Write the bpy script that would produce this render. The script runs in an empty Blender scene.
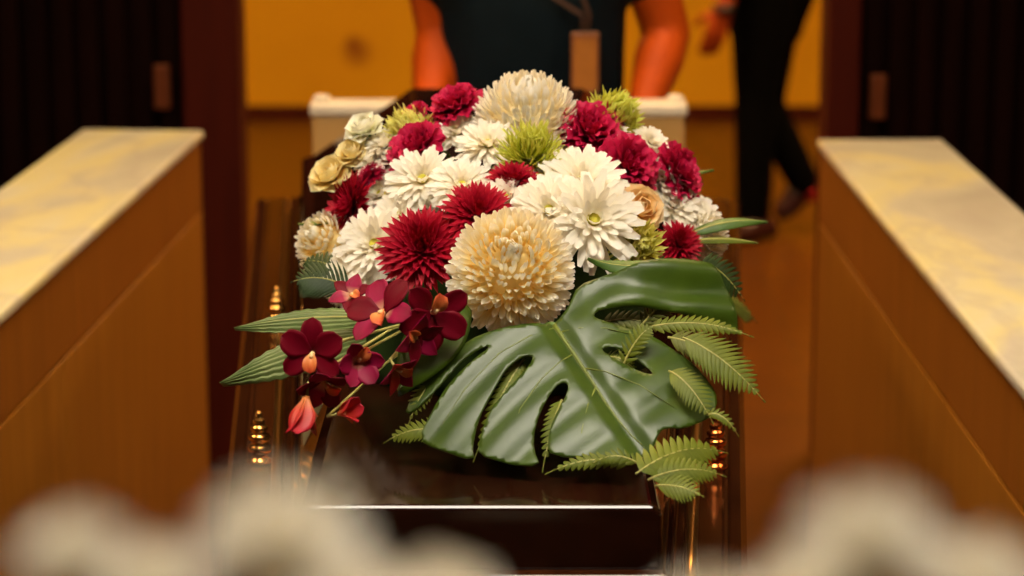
import bpy, math, random
from mathutils import Vector, Matrix, Quaternion, noise
from mathutils.geometry import delaunay_2d_cdt
PI = math.pi
scene = bpy.context.scene
COL = scene.collection
rnd = random.Random(7)
R = math.radians

# ------------------------------------------------------------------ camera
F = 2600.0                                  # focal length in pixels of a 1024 px wide frame
PITCH = math.atan(588.0 / F)
CAM = Vector((0, 0, 1.8))
FWD = Vector((0, math.cos(PITCH), -math.sin(PITCH)))
UP = Vector((0, math.sin(PITCH), math.cos(PITCH)))
RIGHT = Vector((1, 0, 0))
def ray(px, py): return FWD + RIGHT * ((px - 512) / F) + UP * ((288 - py) / F)
def PZ(px, py, z):
    d = ray(px, py); return CAM + d * ((z - CAM.z) / d.z)
def PY(px, py, y):
    d = ray(px, py); return CAM + d * (y / d.y)
def PD(px, py, zc): return CAM + ray(px, py) * zc
def depth(p): return (p - CAM).dot(FWD)

cd = bpy.data.cameras.new('camera'); cam = bpy.data.objects.new('camera', cd); COL.objects.link(cam)
cam.location = CAM; cam.rotation_euler = (PI / 2 - PITCH, 0, 0)
cd.sensor_width = 36; cd.lens = F / 1024 * 36; cd.clip_start = 0.05; cd.clip_end = 60
cd.dof.use_dof = True; cd.dof.focus_distance = 2.50; cd.dof.aperture_fstop = 5.2
scene.camera = cam
vs = scene.view_settings
scene.display_settings.display_device = 'sRGB'
vs.view_transform = 'Standard'; vs.look = 'None'; vs.gamma = 1.0; vs.use_curve_mapping = False; vs.exposure = 0.0
w = bpy.data.worlds.new('world'); scene.world = w; w.use_nodes = True
w.node_tree.nodes['Background'].inputs[0].default_value = (0.02, 0.012, 0.006, 1)

# ------------------------------------------------------------------ materials
def nt(name):
    m = bpy.data.materials.new(name); m.use_nodes = True
    t = m.node_tree; b = t.nodes['Principled BSDF']; return m, t, b
def setp(b, col=None, rough=0.5, spec=0.5, metal=0.0, coat=0.0):
    if col is not None: b.inputs['Base Color'].default_value = (*col, 1)
    b.inputs['Roughness'].default_value = rough
    b.inputs['Specular IOR Level'].default_value = spec
    b.inputs['Metallic'].default_value = metal
    b.inputs['Coat Weight'].default_value = coat
    b.inputs['Coat Roughness'].default_value = 0.05
def ramp(t, stops):
    r = t.nodes.new('ShaderNodeValToRGB'); e = r.color_ramp.elements
    while len(e) < len(stops): e.new(0.5)
    for i, (p, c) in enumerate(stops): e[i].position = p; e[i].color = (*c, 1)
    return r
def plain(name, col, rough=0.5, spec=0.5, metal=0.0, coat=0.0, var=0.12, scale=20.0):
    m, t, b = nt(name); setp(b, col, rough, spec, metal, coat)
    n = t.nodes.new('ShaderNodeTexNoise'); n.inputs['Scale'].default_value = scale; n.inputs['Detail'].default_value = 3
    tc = t.nodes.new('ShaderNodeTexCoord'); t.links.new(tc.outputs['Object'], n.inputs['Vector'])
    r = ramp(t, [(0.3, [c * (1 - var) for c in col]), (0.7, [min(1, c * (1 + var)) for c in col])])
    t.links.new(n.outputs['Fac'], r.inputs[0]); t.links.new(r.outputs[0], b.inputs['Base Color'])
    return m
def wood(name, c0, c1, rough, scale=(1, 1, 1), coat=0.0, spec=0.5):
    m, t, b = nt(name); setp(b, c0, rough, spec, 0, coat)
    tc = t.nodes.new('ShaderNodeTexCoord'); mp = t.nodes.new('ShaderNodeMapping'); mp.inputs['Scale'].default_value = scale
    n = t.nodes.new('ShaderNodeTexNoise'); n.inputs['Scale'].default_value = 6; n.inputs['Detail'].default_value = 5; n.inputs['Distortion'].default_value = 0.6
    r = ramp(t, [(0.3, c0), (0.7, c1)])
    t.links.new(tc.outputs['Object'], mp.inputs[0]); t.links.new(mp.outputs[0], n.inputs['Vector'])
    t.links.new(n.outputs['Fac'], r.inputs[0]); t.links.new(r.outputs[0], b.inputs['Base Color'])
    return m
def petal_mat(name, stops, trans=0.25, rough=0.55, spec=0.25):
    m, t, b = nt(name); setp(b, stops[-1][1], rough, spec)
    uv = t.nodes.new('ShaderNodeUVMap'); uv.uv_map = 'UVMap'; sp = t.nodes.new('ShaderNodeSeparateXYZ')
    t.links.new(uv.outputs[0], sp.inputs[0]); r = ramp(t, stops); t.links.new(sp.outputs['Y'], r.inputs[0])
    # fine lengthwise veins
    wv = t.nodes.new('ShaderNodeTexNoise'); wv.inputs['Scale'].default_value = 9; mp = t.nodes.new('ShaderNodeMapping')
    mp.inputs['Scale'].default_value = (2.2, 0.25, 1); t.links.new(uv.outputs[0], mp.inputs[0]); t.links.new(mp.outputs[0], wv.inputs['Vector'])
    mr = t.nodes.new('ShaderNodeMapRange'); mr.inputs[3].default_value = 0.86; mr.inputs[4].default_value = 1.1
    t.links.new(wv.outputs['Fac'], mr.inputs[0])
    mx = t.nodes.new('ShaderNodeMix'); mx.data_type = 'RGBA'; mx.blend_type = 'MULTIPLY'; mx.inputs[0].default_value = 1
    t.links.new(r.outputs[0], mx.inputs[6]); t.links.new(mr.outputs[0], mx.inputs[7])
    t.links.new(mx.outputs[2], b.inputs['Base Color'])
    tr = t.nodes.new('ShaderNodeBsdfTranslucent'); t.links.new(mx.outputs[2], tr.inputs[0])
    ms = t.nodes.new('ShaderNodeMixShader'); ms.inputs[0].default_value = trans
    o = t.nodes['Material Output']; t.links.new(b.outputs[0], ms.inputs[1]); t.links.new(tr.outputs[0], ms.inputs[2]); t.links.new(ms.outputs[0], o.inputs[0])
    return m
M = {}
M['mum_cream'] = petal_mat('petal_cream', [(0.0, (.97, .64, .10)), (0.35, (.98, .82, .40)), (0.65, (.99, .94, .74)), (1.0, (1.0, .98, .90))], 0.38)
M['mum_white'] = petal_mat('petal_ivory', [(0.0, (.92, .78, .42)), (0.5, (.96, .88, .66)), (0.9, (.98, .95, .86))], 0.2)
M['daisy_white'] = petal_mat('petal_white', [(0.0, (.92, .76, .36)), (0.3, (.96, .90, .74)), (1.0, (.97, .93, .83))], 0.35)
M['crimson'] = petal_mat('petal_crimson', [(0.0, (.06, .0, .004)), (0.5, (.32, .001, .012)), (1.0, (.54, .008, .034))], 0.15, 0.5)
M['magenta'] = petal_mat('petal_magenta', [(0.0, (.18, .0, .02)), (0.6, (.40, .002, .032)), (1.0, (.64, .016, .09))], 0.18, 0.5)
M['lime'] = petal_mat('petal_lime', [(0.0, (.26, .30, .01)), (0.6, (.58, .60, .05)), (1.0, (.78, .80, .16))], 0.3)
M['lemon'] = petal_mat('petal_pale_lime', [(0.0, (.50, .46, .04)), (0.6, (.74, .70, .10)), (1.0, (.88, .85, .30))], 0.3)
M['rose_cream'] = petal_mat('petal_rose_cream', [(0.0, (.92, .64, .16)), (0.6, (.95, .80, .36)), (1.0, (.96, .88, .55))], 0.25)
M['rose_white'] = petal_mat('petal_rose_white', [(0.0, (.82, .82, .48)), (0.6, (.94, .93, .72)), (1.0, (.97, .96, .88))], 0.25)
M['rose_peach'] = petal_mat('petal_peach', [(0.0, (.85, .42, .08)), (0.6, (.92, .62, .24)), (1.0, (.94, .78, .50))], 0.25)
M['orchid_dark'] = petal_mat('petal_orchid_dark', [(0.0, (.14, .0, .010)), (0.4, (.16, .0, .010)), (1.0, (.15, .0005, .009))], 0.12, 0.5, 0.15)
M['orchid_pink'] = petal_mat('petal_orchid_pink', [(0.0, (.75, .45, .25)), (0.35, (.38, .008, .065)), (1.0, (.24, .001, .030))], 0.2, 0.5, 0.2)
M['orchid_red'] = petal_mat('petal_orchid_red', [(0.0, (.80, .30, .08)), (0.4, (.66, .05, .03)), (1.0, (.50, .005, .03))], 0.2, 0.42, 0.35)
M['orchid_lip'] = petal_mat('petal_orchid_lip', [(0.0, (.85, .45, .15)), (0.5, (.80, .25, .06)), (1.0, (.70, .07, .03))], 0.2, 0.4, 0.35)
M['tip_cream'] = plain('orchid_column_cream', (.85, .62, .30), 0.5)
M['disc'] = plain('flower_disc', (.55, .50, .06), 0.7, 0.2, scale=200)
M['stem'] = plain('stem_green', (.10, .17, .03), 0.5, 0.4, scale=60)
M['stem_pale'] = plain('stem_pale', (.38, .36, .10), 0.5, 0.4, scale=60)
def leaf_mat(name, c0, c1, rough=0.38, trans=0.12, spec=0.5, vein=None):
    m, t, b = nt(name); setp(b, c0, rough, spec)
    tc = t.nodes.new('ShaderNodeTexCoord'); n = t.nodes.new('ShaderNodeTexNoise'); n.inputs['Scale'].default_value = 28; n.inputs['Detail'].default_value = 4
    t.links.new(tc.outputs['Object'], n.inputs['Vector']); r = ramp(t, [(0.35, c0), (0.65, c1)]); t.links.new(n.outputs['Fac'], r.inputs[0])
    t.links.new(r.outputs[0], b.inputs['Base Color'])
    n2 = t.nodes.new('ShaderNodeTexNoise'); n2.inputs['Scale'].default_value = 220; bp = t.nodes.new('ShaderNodeBump'); bp.inputs['Strength'].default_value = 0.06; bp.inputs['Distance'].default_value = 0.002
    t.links.new(tc.outputs['Object'], n2.inputs['Vector']); t.links.new(n2.outputs['Fac'], bp.inputs['Height']); t.links.new(bp.outputs[0], b.inputs['Normal'])
    tr = t.nodes.new('ShaderNodeBsdfTranslucent'); t.links.new(r.outputs[0], tr.inputs[0])
    ms = t.nodes.new('ShaderNodeMixShader'); ms.inputs[0].default_value = trans
    o = t.nodes['Material Output']; t.links.new(b.outputs[0], ms.inputs[1]); t.links.new(tr.outputs[0], ms.inputs[2]); t.links.new(ms.outputs[0], o.inputs[0])
    return m
M['monstera'] = leaf_mat('leaf_monstera', (.036, .070, .004), (.054, .096, .006), 0.34, 0.12, 0.40)
M['midrib'] = plain('leaf_midrib', (.15, .19, .025), 0.45, 0.4)
M['fern'] = leaf_mat('leaf_fern', (.105, .14, .009), (.165, .195, .015), 0.5, 0.2, 0.3)
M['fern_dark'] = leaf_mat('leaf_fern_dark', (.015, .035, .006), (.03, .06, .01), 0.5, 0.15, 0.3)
M['fern_olive'] = leaf_mat('leaf_fern_olive', (.09, .11, .014), (.14, .15, .02), 0.5, 0.2, 0.3)
M['strap'] = leaf_mat('leaf_strap', (.09, .15, .04), (.16, .22, .07), 0.3, 0.15)
M['leaf_mid'] = leaf_mat('leaf_mid_green', (.06, .13, .015), (.10, .19, .025), 0.4, 0.2)
M['foam'] = leaf_mat('floral_foam_green', (.012, .028, .006), (.025, .05, .01), 0.9, 0.0, 0.1)
M['lacquer'] = wood('casket_lacquer', (.010, .0026, .0012), (.020, .005, .002), 0.1, (4, .6, 4), 0.0, 0.5)
M['lacquer_rim'] = wood('casket_rim_lacquer', (.020, .005, .0015), (.040, .011, .003), 0.13, (4, .6, 4), 0.0, 0.35)
M['brass'] = plain('brass', (.85, .42, .10), 0.22, 0.5, 1.0, 0, 0.08)
M['copper'] = plain('reddish_brass', (.85, .22, .05), 0.22, 0.5, 1.0, 0, 0.08)
M['glint_gold'] = plain('gold_glint', (.45, .22, .05), 0.3, 0.5, 1.0, 0, 0.08)  # colour of the strips that imitate a gold reflection beside the lid
M['white_lac'] = plain('white_lacquer', (.80, .70, .55), 0.4)
M['cream_lac'] = wood('cream_board', (.52, .29, .085), (.60, .34, .11), 0.5, (1, 1, .2))
M['veneer'] = wood('amber_veneer', (.33, .115, .008), (.43, .16, .013), 0.4, (6, 6, .5))
M['veneer_dark'] = wood('amber_veneer_dark', (.27, .080, .006), (.35, .112, .009), 0.4, (6, 6, .5))
M['dark_wood'] = wood('dark_slat_wood', (.005, .0010, .0007), (.010, .002, .001), 0.8, (6, 6, .4), 0, 0.05)
M['jamb'] = wood('dark_jamb_wood', (.048, .0045, .001), (.065, .0065, .0015), 0.6, (6, 6, .4), 0, 0.12)
M['handle'] = plain('door_handle_bronze', (.22, .06, .02), 0.4, 0.5, 0.6)
M['steel'] = plain('steel', (.35, .33, .30), 0.35, 0.5, 1.0)
M['rubber'] = plain('rubber', (.01, .01, .01), 0.7)
M['ceil'] = plain('ceiling_paint', (.55, .42, .25), 0.9, 0.1)
M['sidewall'] = wood('dark_panel_wood', (.035, .010, .004), (.055, .016, .006), 0.55, (2, 2, .3))
M['skin'] = plain('skin_warm', (.52, .070, .002), 0.55, 0.2, 0, 0, 0.1, 12)
M['skin_b'] = plain('skin_warm_b', (.30, .042, .003), 0.55, 0.2, 0, 0, 0.1, 12)
M['shirt'] = plain('navy_shirt', (.005, .011, .016), 0.8, 0.1)
M['trousers'] = plain('black_trousers', (.0012, .001, .001), 0.9, 0.05)
M['shoe'] = plain('black_red_shoe', (.035, .006, .004), 0.4)
M['sock'] = plain('red_sock', (.45, .02, .02), 0.8, 0.2)
M['hair'] = plain('black_hair', (.006, .005, .004), 0.5)
M['badge'] = plain('badge_card', (.34, .125, .022), 0.5, 0.2)
M['badge_frame'] = plain('badge_frame', (.22, .07, .02), 0.4)
M['lanyard'] = plain('lanyard_webbing', (.05, .018, .008), 0.7)
M['eye'] = plain('eye_white', (.8, .75, .7), 0.3)
M['ceramic'] = plain('white_ceramic', (.75, .70, .62), 0.25)

# onyx top
def onyx(name, seed):
    m, t, b = nt(name); setp(b, (.8, .7, .5), 0.16, 0.5)
    tc = t.nodes.new('ShaderNodeTexCoord'); mp = t.nodes.new('ShaderNodeMapping'); mp.inputs['Location'].default_value = (seed, seed * .7, 0); mp.inputs['Scale'].default_value = (1.6, 0.8, 1)
    t.links.new(tc.outputs['Object'], mp.inputs[0])
    n = t.nodes.new('ShaderNodeTexNoise'); n.inputs['Scale'].default_value = 1.7; n.inputs['Detail'].default_value = 5; n.inputs['Distortion'].default_value = 0.9
    t.links.new(mp.outputs[0], n.inputs['Vector'])
    r = ramp(t, [(0.28, (.58, .53, .43)), (0.42, (.72, .67, .53)), (0.53, (.88, .79, .42)), (0.62, (.84, .79, .56)), (0.75, (.64, .60, .52))])
    t.links.new(n.outputs['Fac'], r.inputs[0])
    v = t.nodes.new('ShaderNodeTexVoronoi'); v.feature = 'DISTANCE_TO_EDGE'; v.inputs['Scale'].default_value = 2.4
    n2 = t.nodes.new('ShaderNodeTexNoise'); n2.inputs['Scale'].default_value = 4; n2.inputs['Detail'].default_value = 4
    t.links.new(mp.outputs[0], n2.inputs['Vector'])
    ad = t.nodes.new('ShaderNodeMix'); ad.data_type = 'RGBA'; ad.inputs[0].default_value = 0.35
    t.links.new(mp.outputs[0], ad.inputs[6]); t.links.new(n2.outputs['Color'], ad.inputs[7]); t.links.new(ad.outputs[2], v.inputs['Vector'])
    mr = t.nodes.new('ShaderNodeMapRange'); mr.inputs[1].default_value = 0.0; mr.inputs[2].default_value = 0.045; mr.inputs[3].default_value = 0.45; mr.inputs[4].default_value = 0
    t.links.new(v.outputs['Distance'], mr.inputs[0])
    mx = t.nodes.new('ShaderNodeMix'); mx.data_type = 'RGBA'; t.links.new(mr.outputs[0], mx.inputs[0]); t.links.new(r.outputs[0], mx.inputs[6]); mx.inputs[7].default_value = (.62, .55, .46, 1)
    t.links.new(mx.outputs[2], b.inputs['Base Color'])
    return m
M['onyx_a'] = onyx('onyx_slab', 1.3); M['onyx_b'] = onyx('onyx_slab_veined', 6.4)
# yellow plaster wall with a small round scuff
def wall_mat():
    m, t, b = nt('ochre_plaster'); setp(b, (.70, .30, .015), 0.8, 0.2)
    g = t.nodes.new('ShaderNodeNewGeometry'); n = t.nodes.new('ShaderNodeTexNoise'); n.inputs['Scale'].default_value = 1.4; n.inputs['Detail'].default_value = 4
    t.links.new(g.outputs['Position'], n.inputs['Vector']); r = ramp(t, [(0.3, (.63, .295, .004)), (0.7, (.73, .355, .007))]); t.links.new(n.outputs['Fac'], r.inputs[0])
    p = PY(357, 52, 11.4); prev = r.outputs[0]
    for q, rad in ((p, 0.085), (PY(353, 44, 11.4), 0.05)):
        d = t.nodes.new('ShaderNodeVectorMath'); d.operation = 'DISTANCE'; d.inputs[1].default_value = q; t.links.new(g.outputs['Position'], d.inputs[0])
        mr = t.nodes.new('ShaderNodeMapRange'); mr.inputs[1].default_value = rad * .3; mr.inputs[2].default_value = rad; mr.inputs[3].default_value = 0.75; mr.inputs[4].default_value = 0
        t.links.new(d.outputs['Value'], mr.inputs[0]); mx = t.nodes.new('ShaderNodeMix'); mx.data_type = 'RGBA'
        t.links.new(mr.outputs[0], mx.inputs[0]); t.links.new(prev, mx.inputs[6]); mx.inputs[7].default_value = (.25, .07, .005, 1); prev = mx.outputs[2]
    t.links.new(prev, b.inputs['Base Color']); return m
M['ochre'] = wall_mat()
def floor_mat():
    m, t, b = nt('brown_stone_tile'); setp(b, (.2, .08, .02), 0.3, 0.4)
    g = t.nodes.new('ShaderNodeNewGeometry'); br = t.nodes.new('ShaderNodeTexBrick'); br.offset = 0; br.inputs['Scale'].default_value = 1.0
    br.inputs['Brick Width'].default_value = 0.8; br.inputs['Row Height'].default_value = 0.8; br.inputs['Mortar Size'].default_value = 0.004
    br.inputs['Color1'].default_value = (.095, .029, .003, 1); br.inputs['Color2'].default_value = (.070, .020, .002, 1); br.inputs['Mortar'].default_value = (.07, .025, .006, 1)
    t.links.new(g.outputs['Position'], br.inputs['Vector'])
    n = t.nodes.new('ShaderNodeTexNoise'); n.inputs['Scale'].default_value = 5; n.inputs['Detail'].default_value = 6; t.links.new(g.outputs['Position'], n.inputs['Vector'])
    mr = t.nodes.new('ShaderNodeMapRange'); mr.inputs[3].default_value = 0.7; mr.inputs[4].default_value = 1.25; t.links.new(n.outputs['Fac'], mr.inputs[0])
    mx = t.nodes.new('ShaderNodeMix'); mx.data_type = 'RGBA'; mx.blend_type = 'MULTIPLY'; mx.inputs[0].default_value = 1
    t.links.new(br.outputs['Color'], mx.inputs[6]); t.links.new(mr.outputs[0], mx.inputs[7]); t.links.new(mx.outputs[2], b.inputs['Base Color']); return m
M['floor'] = floor_mat()
def emit(name, col, s):
    m = bpy.data.materials.new(name); m.use_nodes = True; t = m.node_tree; t.nodes.clear()
    e = t.nodes.new('ShaderNodeEmission'); e.inputs[0].default_value = (*col, 1); e.inputs[1].default_value = s
    o = t.nodes.new('ShaderNodeOutputMaterial'); t.links.new(e.outputs[0], o.inputs[0]); return m

# ------------------------------------------------------------------ mesh builder
class MB:
    def __init__(s): s.v = []; s.f = []; s.uv = []
    def add(s, vs_, fs, uvs=None):
        o = len(s.v); s.v += [tuple(x) for x in vs_]; s.f += [tuple(i + o for i in f) for f in fs]
        s.uv += list(uvs) if uvs else [(0.5, 0.5)] * len(vs_)
    def box(s, lo, hi, mat=None):
        x0, y0, z0 = lo; x1, y1, z1 = hi
        v = [Vector(p) for p in ((x0, y0, z0), (x1, y0, z0), (x1, y1, z0), (x0, y1, z0), (x0, y0, z1), (x1, y0, z1), (x1, y1, z1), (x0, y1, z1))]
        if mat: v = [mat @ p for p in v]
        s.add(v, [(0, 3, 2, 1), (4, 5, 6, 7), (0, 1, 5, 4), (1, 2, 6, 5), (2, 3, 7, 6), (3, 0, 4, 7)]); return s
    def grid(s, rows, uvs=None, close=False):
        n = len(rows[0]); v = [p for r in rows for p in r]; f = []
        for i in range(len(rows) - 1):
            for j in range(n if close else n - 1):
                k = (j + 1) % n; f.append((i * n + j, i * n + k, (i + 1) * n + k, (i + 1) * n + j))
        s.add(v, f, uvs); return s
    def loft(s, rings, caps=True):
        n = len(rings[0]); o = len(s.v); s.grid(rings, None, True)
        if caps:
            s.f.append(tuple(o + i for i in reversed(range(n)))); s.f.append(tuple(o + (len(rings) - 1) * n + i for i in range(n)))
        return s
    def lathe(s, prof, org=(0, 0, 0), n=20, q=None):
        org = Vector(org); rings = []
        for r, z in prof:
            ring = []
            for i in range(n):
                a = 2 * PI * i / n; p = Vector((r * math.cos(a), r * math.sin(a), z))
                if q: p = q @ p
                ring.append(org + p)
            rings.append(ring)
        return s.loft(rings)
    def tube(s, pts, rad, n=8):
        pts = [Vector(p) for p in pts]; rings = []; nx = None
        if not isinstance(rad, (list, tuple)): rad = [rad] * len(pts)
        for i, p in enumerate(pts):
            t = (pts[min(i + 1, len(pts) - 1)] - pts[max(i - 1, 0)]).normalized()
            if nx is None: nx = t.orthogonal().normalized()
            nx = (nx - t * nx.dot(t)).normalized(); ny = t.cross(nx)
            r = rad[i]; rx, ry = r if isinstance(r, tuple) else (r, r)
            rings.append([p + nx * math.cos(2 * PI * k / n) * rx + ny * math.sin(2 * PI * k / n) * ry for k in range(n)])
        return s.loft(rings)
    def capsule(s, a, b, ra, rb, n=14, sx=1.0, axis=None):
        # tapered capsule with round ends; sx squashes it along 'axis'
        a, b = Vector(a), Vector(b); t = (b - a); L = t.length
        t = t.normalized() if L > 1e-6 else Vector((0, 0, 1)); nx = t.orthogonal().normalized()
        if axis is not None:
            ax = Vector(axis); ax = ax - t * ax.dot(t)
            if ax.length > 1e-4: nx = ax.normalized()
        ny = t.cross(nx); rings = []
        seq = [(a - t * ra * math.cos(k * PI / 10), ra * math.sin(k * PI / 10)) for k in range(1, 6)]
        seq += [(b + t * rb * math.sin(k * PI / 10), rb * math.cos(k * PI / 10)) for k in range(0, 5)]
        for p, r in seq: rings.append([p + nx * math.cos(2 * PI * k / n) * r * sx + ny * math.sin(2 * PI * k / n) * r for k in range(n)])
        return s.loft(rings)
    def build(s, name, mat, parent=None, smooth=True, bevel=0, solid=0, sub=0, loc=None, remesh=0):
        me = bpy.data.meshes.new(name); me.from_pydata(s.v, [], s.f); me.update()
        ul = me.uv_layers.new(name='UVMap')
        for l in me.loops: ul.data[l.index].uv = s.uv[l.vertex_index]
        me.materials.append(mat); me.polygons.foreach_set('use_smooth', [smooth] * len(me.polygons))
        o = bpy.data.objects.new(name, me); COL.objects.link(o)
        if parent: o.parent = parent
        if loc: o.location = loc
        if remesh:
            m = o.modifiers.new('remesh', 'REMESH'); m.mode = 'VOXEL'; m.voxel_size = remesh; m.use_smooth_shade = True
            m = o.modifiers.new('smooth', 'SMOOTH'); m.iterations = 5; m.factor = 0.5
        if solid: m = o.modifiers.new('solid', 'SOLIDIFY'); m.thickness = solid; m.offset = 0
        if bevel:
            m = o.modifiers.new('bevel', 'BEVEL'); m.width = bevel; m.segments = 3; m.limit_method = 'ANGLE'; m.angle_limit = R(25); m.harden_normals = False
        if sub: m = o.modifiers.new('sub', 'SUBSURF'); m.levels = sub; m.render_levels = sub
        return o
def empty(name, loc=(0, 0, 0), quat=None):
    o = bpy.data.objects.new(name, None); COL.objects.link(o); o.location = loc; o.empty_display_size = 0.02
    if quat is not None: o.rotation_mode = 'QUATERNION'; o.rotation_quaternion = quat
    return o
def tag(o, label, cat, group=None):
    o['label'] = label; o['category'] = cat
    if group: o['group'] = group
    return o
def struct(o): o['kind'] = 'structure'; return o
def copy_tree(src, name=None):
    c = src.copy(); COL.objects.link(c)
    for ch in [k for k in bpy.data.objects if k.parent == src]:
        d = ch.copy(); COL.objects.link(d); d.parent = c
        for g in [k for k in bpy.data.objects if k.parent == ch]:
            e = g.copy(); COL.objects.link(e); e.parent = d
    return c

# ------------------------------------------------------------------ room
ZC = 3.2; YP = 6.0; YB = 11.4
struct(MB().box((-4, -2.2, -.1), (4, 11.6, 0)).build('floor', M['floor'], smooth=False))
struct(MB().box((-4, -2.2, ZC), (4, 11.6, ZC + .1)).build('ceiling', M['ceil'], smooth=False))
struct(MB().box((-4, YB, 0), (4, YB + .15, ZC)).build('wall_back', M['ochre'], smooth=False))
struct(MB().box((-4, YB - .02, 0), (4, YB, .05)).build('baseboard_back', M['jamb'], smooth=False))
struct(MB().box((-4.1, -2.2, 0), (-4, 11.6, ZC)).build('wall_left', M['sidewall'], smooth=False))
struct(MB().box((4, -2.2, 0), (4.1, 11.6, ZC)).build('wall_right', M['sidewall'], smooth=False))
struct(MB().box((-4, -2.3, 0), (4, -2.2, ZC)).build('wall_front', M['sidewall'], smooth=False))
xl0 = PY(182, 60, YP).x; xl1 = PY(239, 60, YP).x; xr0 = PY(828, 60, YP).x; xr1 = PY(860, 60, YP).x
struct(MB().box((xl0, YP, 0), (xl1, YP + .16, 2.5)).build('trim_1', M['jamb'], smooth=False, bevel=.004))
struct(MB().box((xr0, YP, 0), (xr1, YP + .16, 2.5)).build('trim_2', M['jamb'], smooth=False, bevel=.004))
struct(MB().box((xl0, YP, 2.5), (xr1, YP + .16, 2.62)).build('trim_3', M['jamb'], smooth=False, bevel=.004))
struct(MB().box((-4, YP + .02, 2.62), (4, YP + .14, ZC)).build('wall_middle', M['dark_wood'], smooth=False))
def slat_door(name, x0, x1, hpx, h0, h1):
    mb = MB().box((x0, YP + .07, 0.0), (x1, YP + .12, 2.62)); sgn = 1 if x1 > x0 else -1
    n = int(abs(x1 - x0) / .062)
    for i in range(n):
        xa = x0 + sgn * (.012 + i * .062); mb.box((min(xa, xa + sgn * .04), YP + .035, .08), (max(xa, xa + sgn * .04), YP + .075, 2.55))
    d = struct(mb.build(name, M['dark_wood'], smooth=False))
    a = PY(hpx, h0, YP); b = PY(hpx, h1, YP)
    hb = MB().box((a.x - .018, YP - .02, b.z), (a.x + .018, YP - .002, a.z))
    for z in (a.z - .02, b.z + .02): hb.box((a.x - .008, YP - .004, z - .01), (a.x + .008, YP + .04, z + .01))
    hb.build('door_handle', M['handle'], d, smooth=False, bevel=.004)
slat_door('door_1', xl0 - .002, -3.98, 162, 64, 108)
slat_door('door_2', xr1 + .002, 3.98, 878, 74, 118)

# ------------------------------------------------------------------ ceiling lights and two added fill panels
def ceiling_light(x, y, sx, sy, col, s, label):
    e = tag(empty('ceiling_light', (x, y, ZC)), label, 'light')
    fr = MB()
    for (a, b) in (((-sx / 2 - .03, -sy / 2 - .03), (sx / 2 + .03, -sy / 2)), ((-sx / 2 - .03, sy / 2), (sx / 2 + .03, sy / 2 + .03)),
                   ((-sx / 2 - .03, -sy / 2), (-sx / 2, sy / 2)), ((sx / 2, -sy / 2), (sx / 2 + .03, sy / 2))):
        fr.box((a[0], a[1], -.05), (b[0], b[1], -.001))
    fr.build('frame', M['white_lac'], e, smooth=False)
    MB().box((-sx / 2, -sy / 2, -.035), (sx / 2, sy / 2, -.015)).build('diffuser', emit('diffuser_glow', col, s), e, smooth=False)
ceiling_light(0, 1.55, 1.3, .6, (1.0, .90, .75), 27, 'bright white ceiling panel over the foot of the casket')
ceiling_light(0, 4.0, 1.6, .5, (1.0, .66, .32), 22, 'warm ceiling panel over the head of the casket')
ceiling_light(-2.2, 2.3, .5, 1.2, (1.0, .74, .46), 26, 'added warm fill panel overhead beyond the left low wall')  # unseen fill, added to brighten side blooms and the opposite panelling
ceiling_light(2.2, 2.3, .5, 1.2, (1.0, .74, .46), 15, 'added warm fill panel overhead beyond the right low wall')  # unseen fill, added to warm the right-facing white blooms
ceiling_light(-1.5, 7.6, 1.2, .9, (1.0, .60, .24), 48, 'warm corridor ceiling panel on the left before the yellow wall')
ceiling_light(1.5, 7.6, 1.2, .9, (1.0, .60, .24), 48, 'warm corridor ceiling panel on the right before the yellow wall')

# ------------------------------------------------------------------ low walls with onyx tops
def counter(name, label, inner_near, inner_far, wid, sgn, onyx_m):
    # local frame: y runs from near to far along the inner edge, x runs outward
    a = Vector(inner_near); b = Vector(inner_far); d = (b - a); d.z = 0; yv = d.normalized(); L = d.length
    ang = math.atan2(-yv.x, yv.y)
    e = tag(empty(name, (a.x, a.y, 0)), label, 'low wall'); e.rotation_euler = (0, 0, ang)
    def bx(x0, x1, y0, y1, z0, z1): return ((min(sgn * x0, sgn * x1), y0, z0), (max(sgn * x0, sgn * x1), y1, z1))
    H = 1.0; T = .018
    MB().box(*bx(.016, wid - .016, .01, L - .016, 0, H - T)).build('core', M['veneer_dark'], e, smooth=False)
    MB().box(*bx(0, wid, 0, L, H - T, H)).build('stone_top', onyx_m, e, smooth=False, bevel=.006)
    MB().box(*bx(.006, .018, .01, L - .005, H - T - .135, H - T)).build('upper_band', M['veneer_dark'], e, smooth=False, bevel=.0015)
    MB().box(*bx(wid - .018, wid - .006, .01, L - .005, H - T - .135, H - T)).build('upper_band', M['veneer_dark'], e, smooth=False, bevel=.0015)
    n = 3; pl = 1.15; y1 = L - .005
    for k in range(n):
        y0 = max(.01, y1 - pl)
        if y1 - y0 < .05: break
        MB().box(*bx(.006, .018, y0 + .002, y1 - .002, .06, H - T - .14)).build('side_panel', M['veneer'], e, smooth=False, bevel=.0015)
        MB().box(*bx(wid - .018, wid - .006, y0 + .002, y1 - .002, .06, H - T - .14)).build('side_panel', M['veneer'], e, smooth=False, bevel=.0015)
        y1 = y0
    MB().box(*bx(.006, wid - .006, L - .017, L - .004, .06, H - T)).build('end_panel', M['veneer'], e, smooth=False, bevel=.0015)
    MB().box(*bx(.022, wid - .022, .02, L - .02, 0, .06)).build('plinth', M['jamb'], e, smooth=False)
    return e
lf = PZ(204, 130, 1.0); ln = PZ(0, 314, 1.0); dl = (ln - lf); ln2 = lf + dl * (2.6 / dl.length)
rf = PZ(817, 139, 1.0); rn = PZ(1024, 388, 1.0); dr = (rn - rf); rn2 = rf + dr * (2.6 / dr.length)
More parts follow.
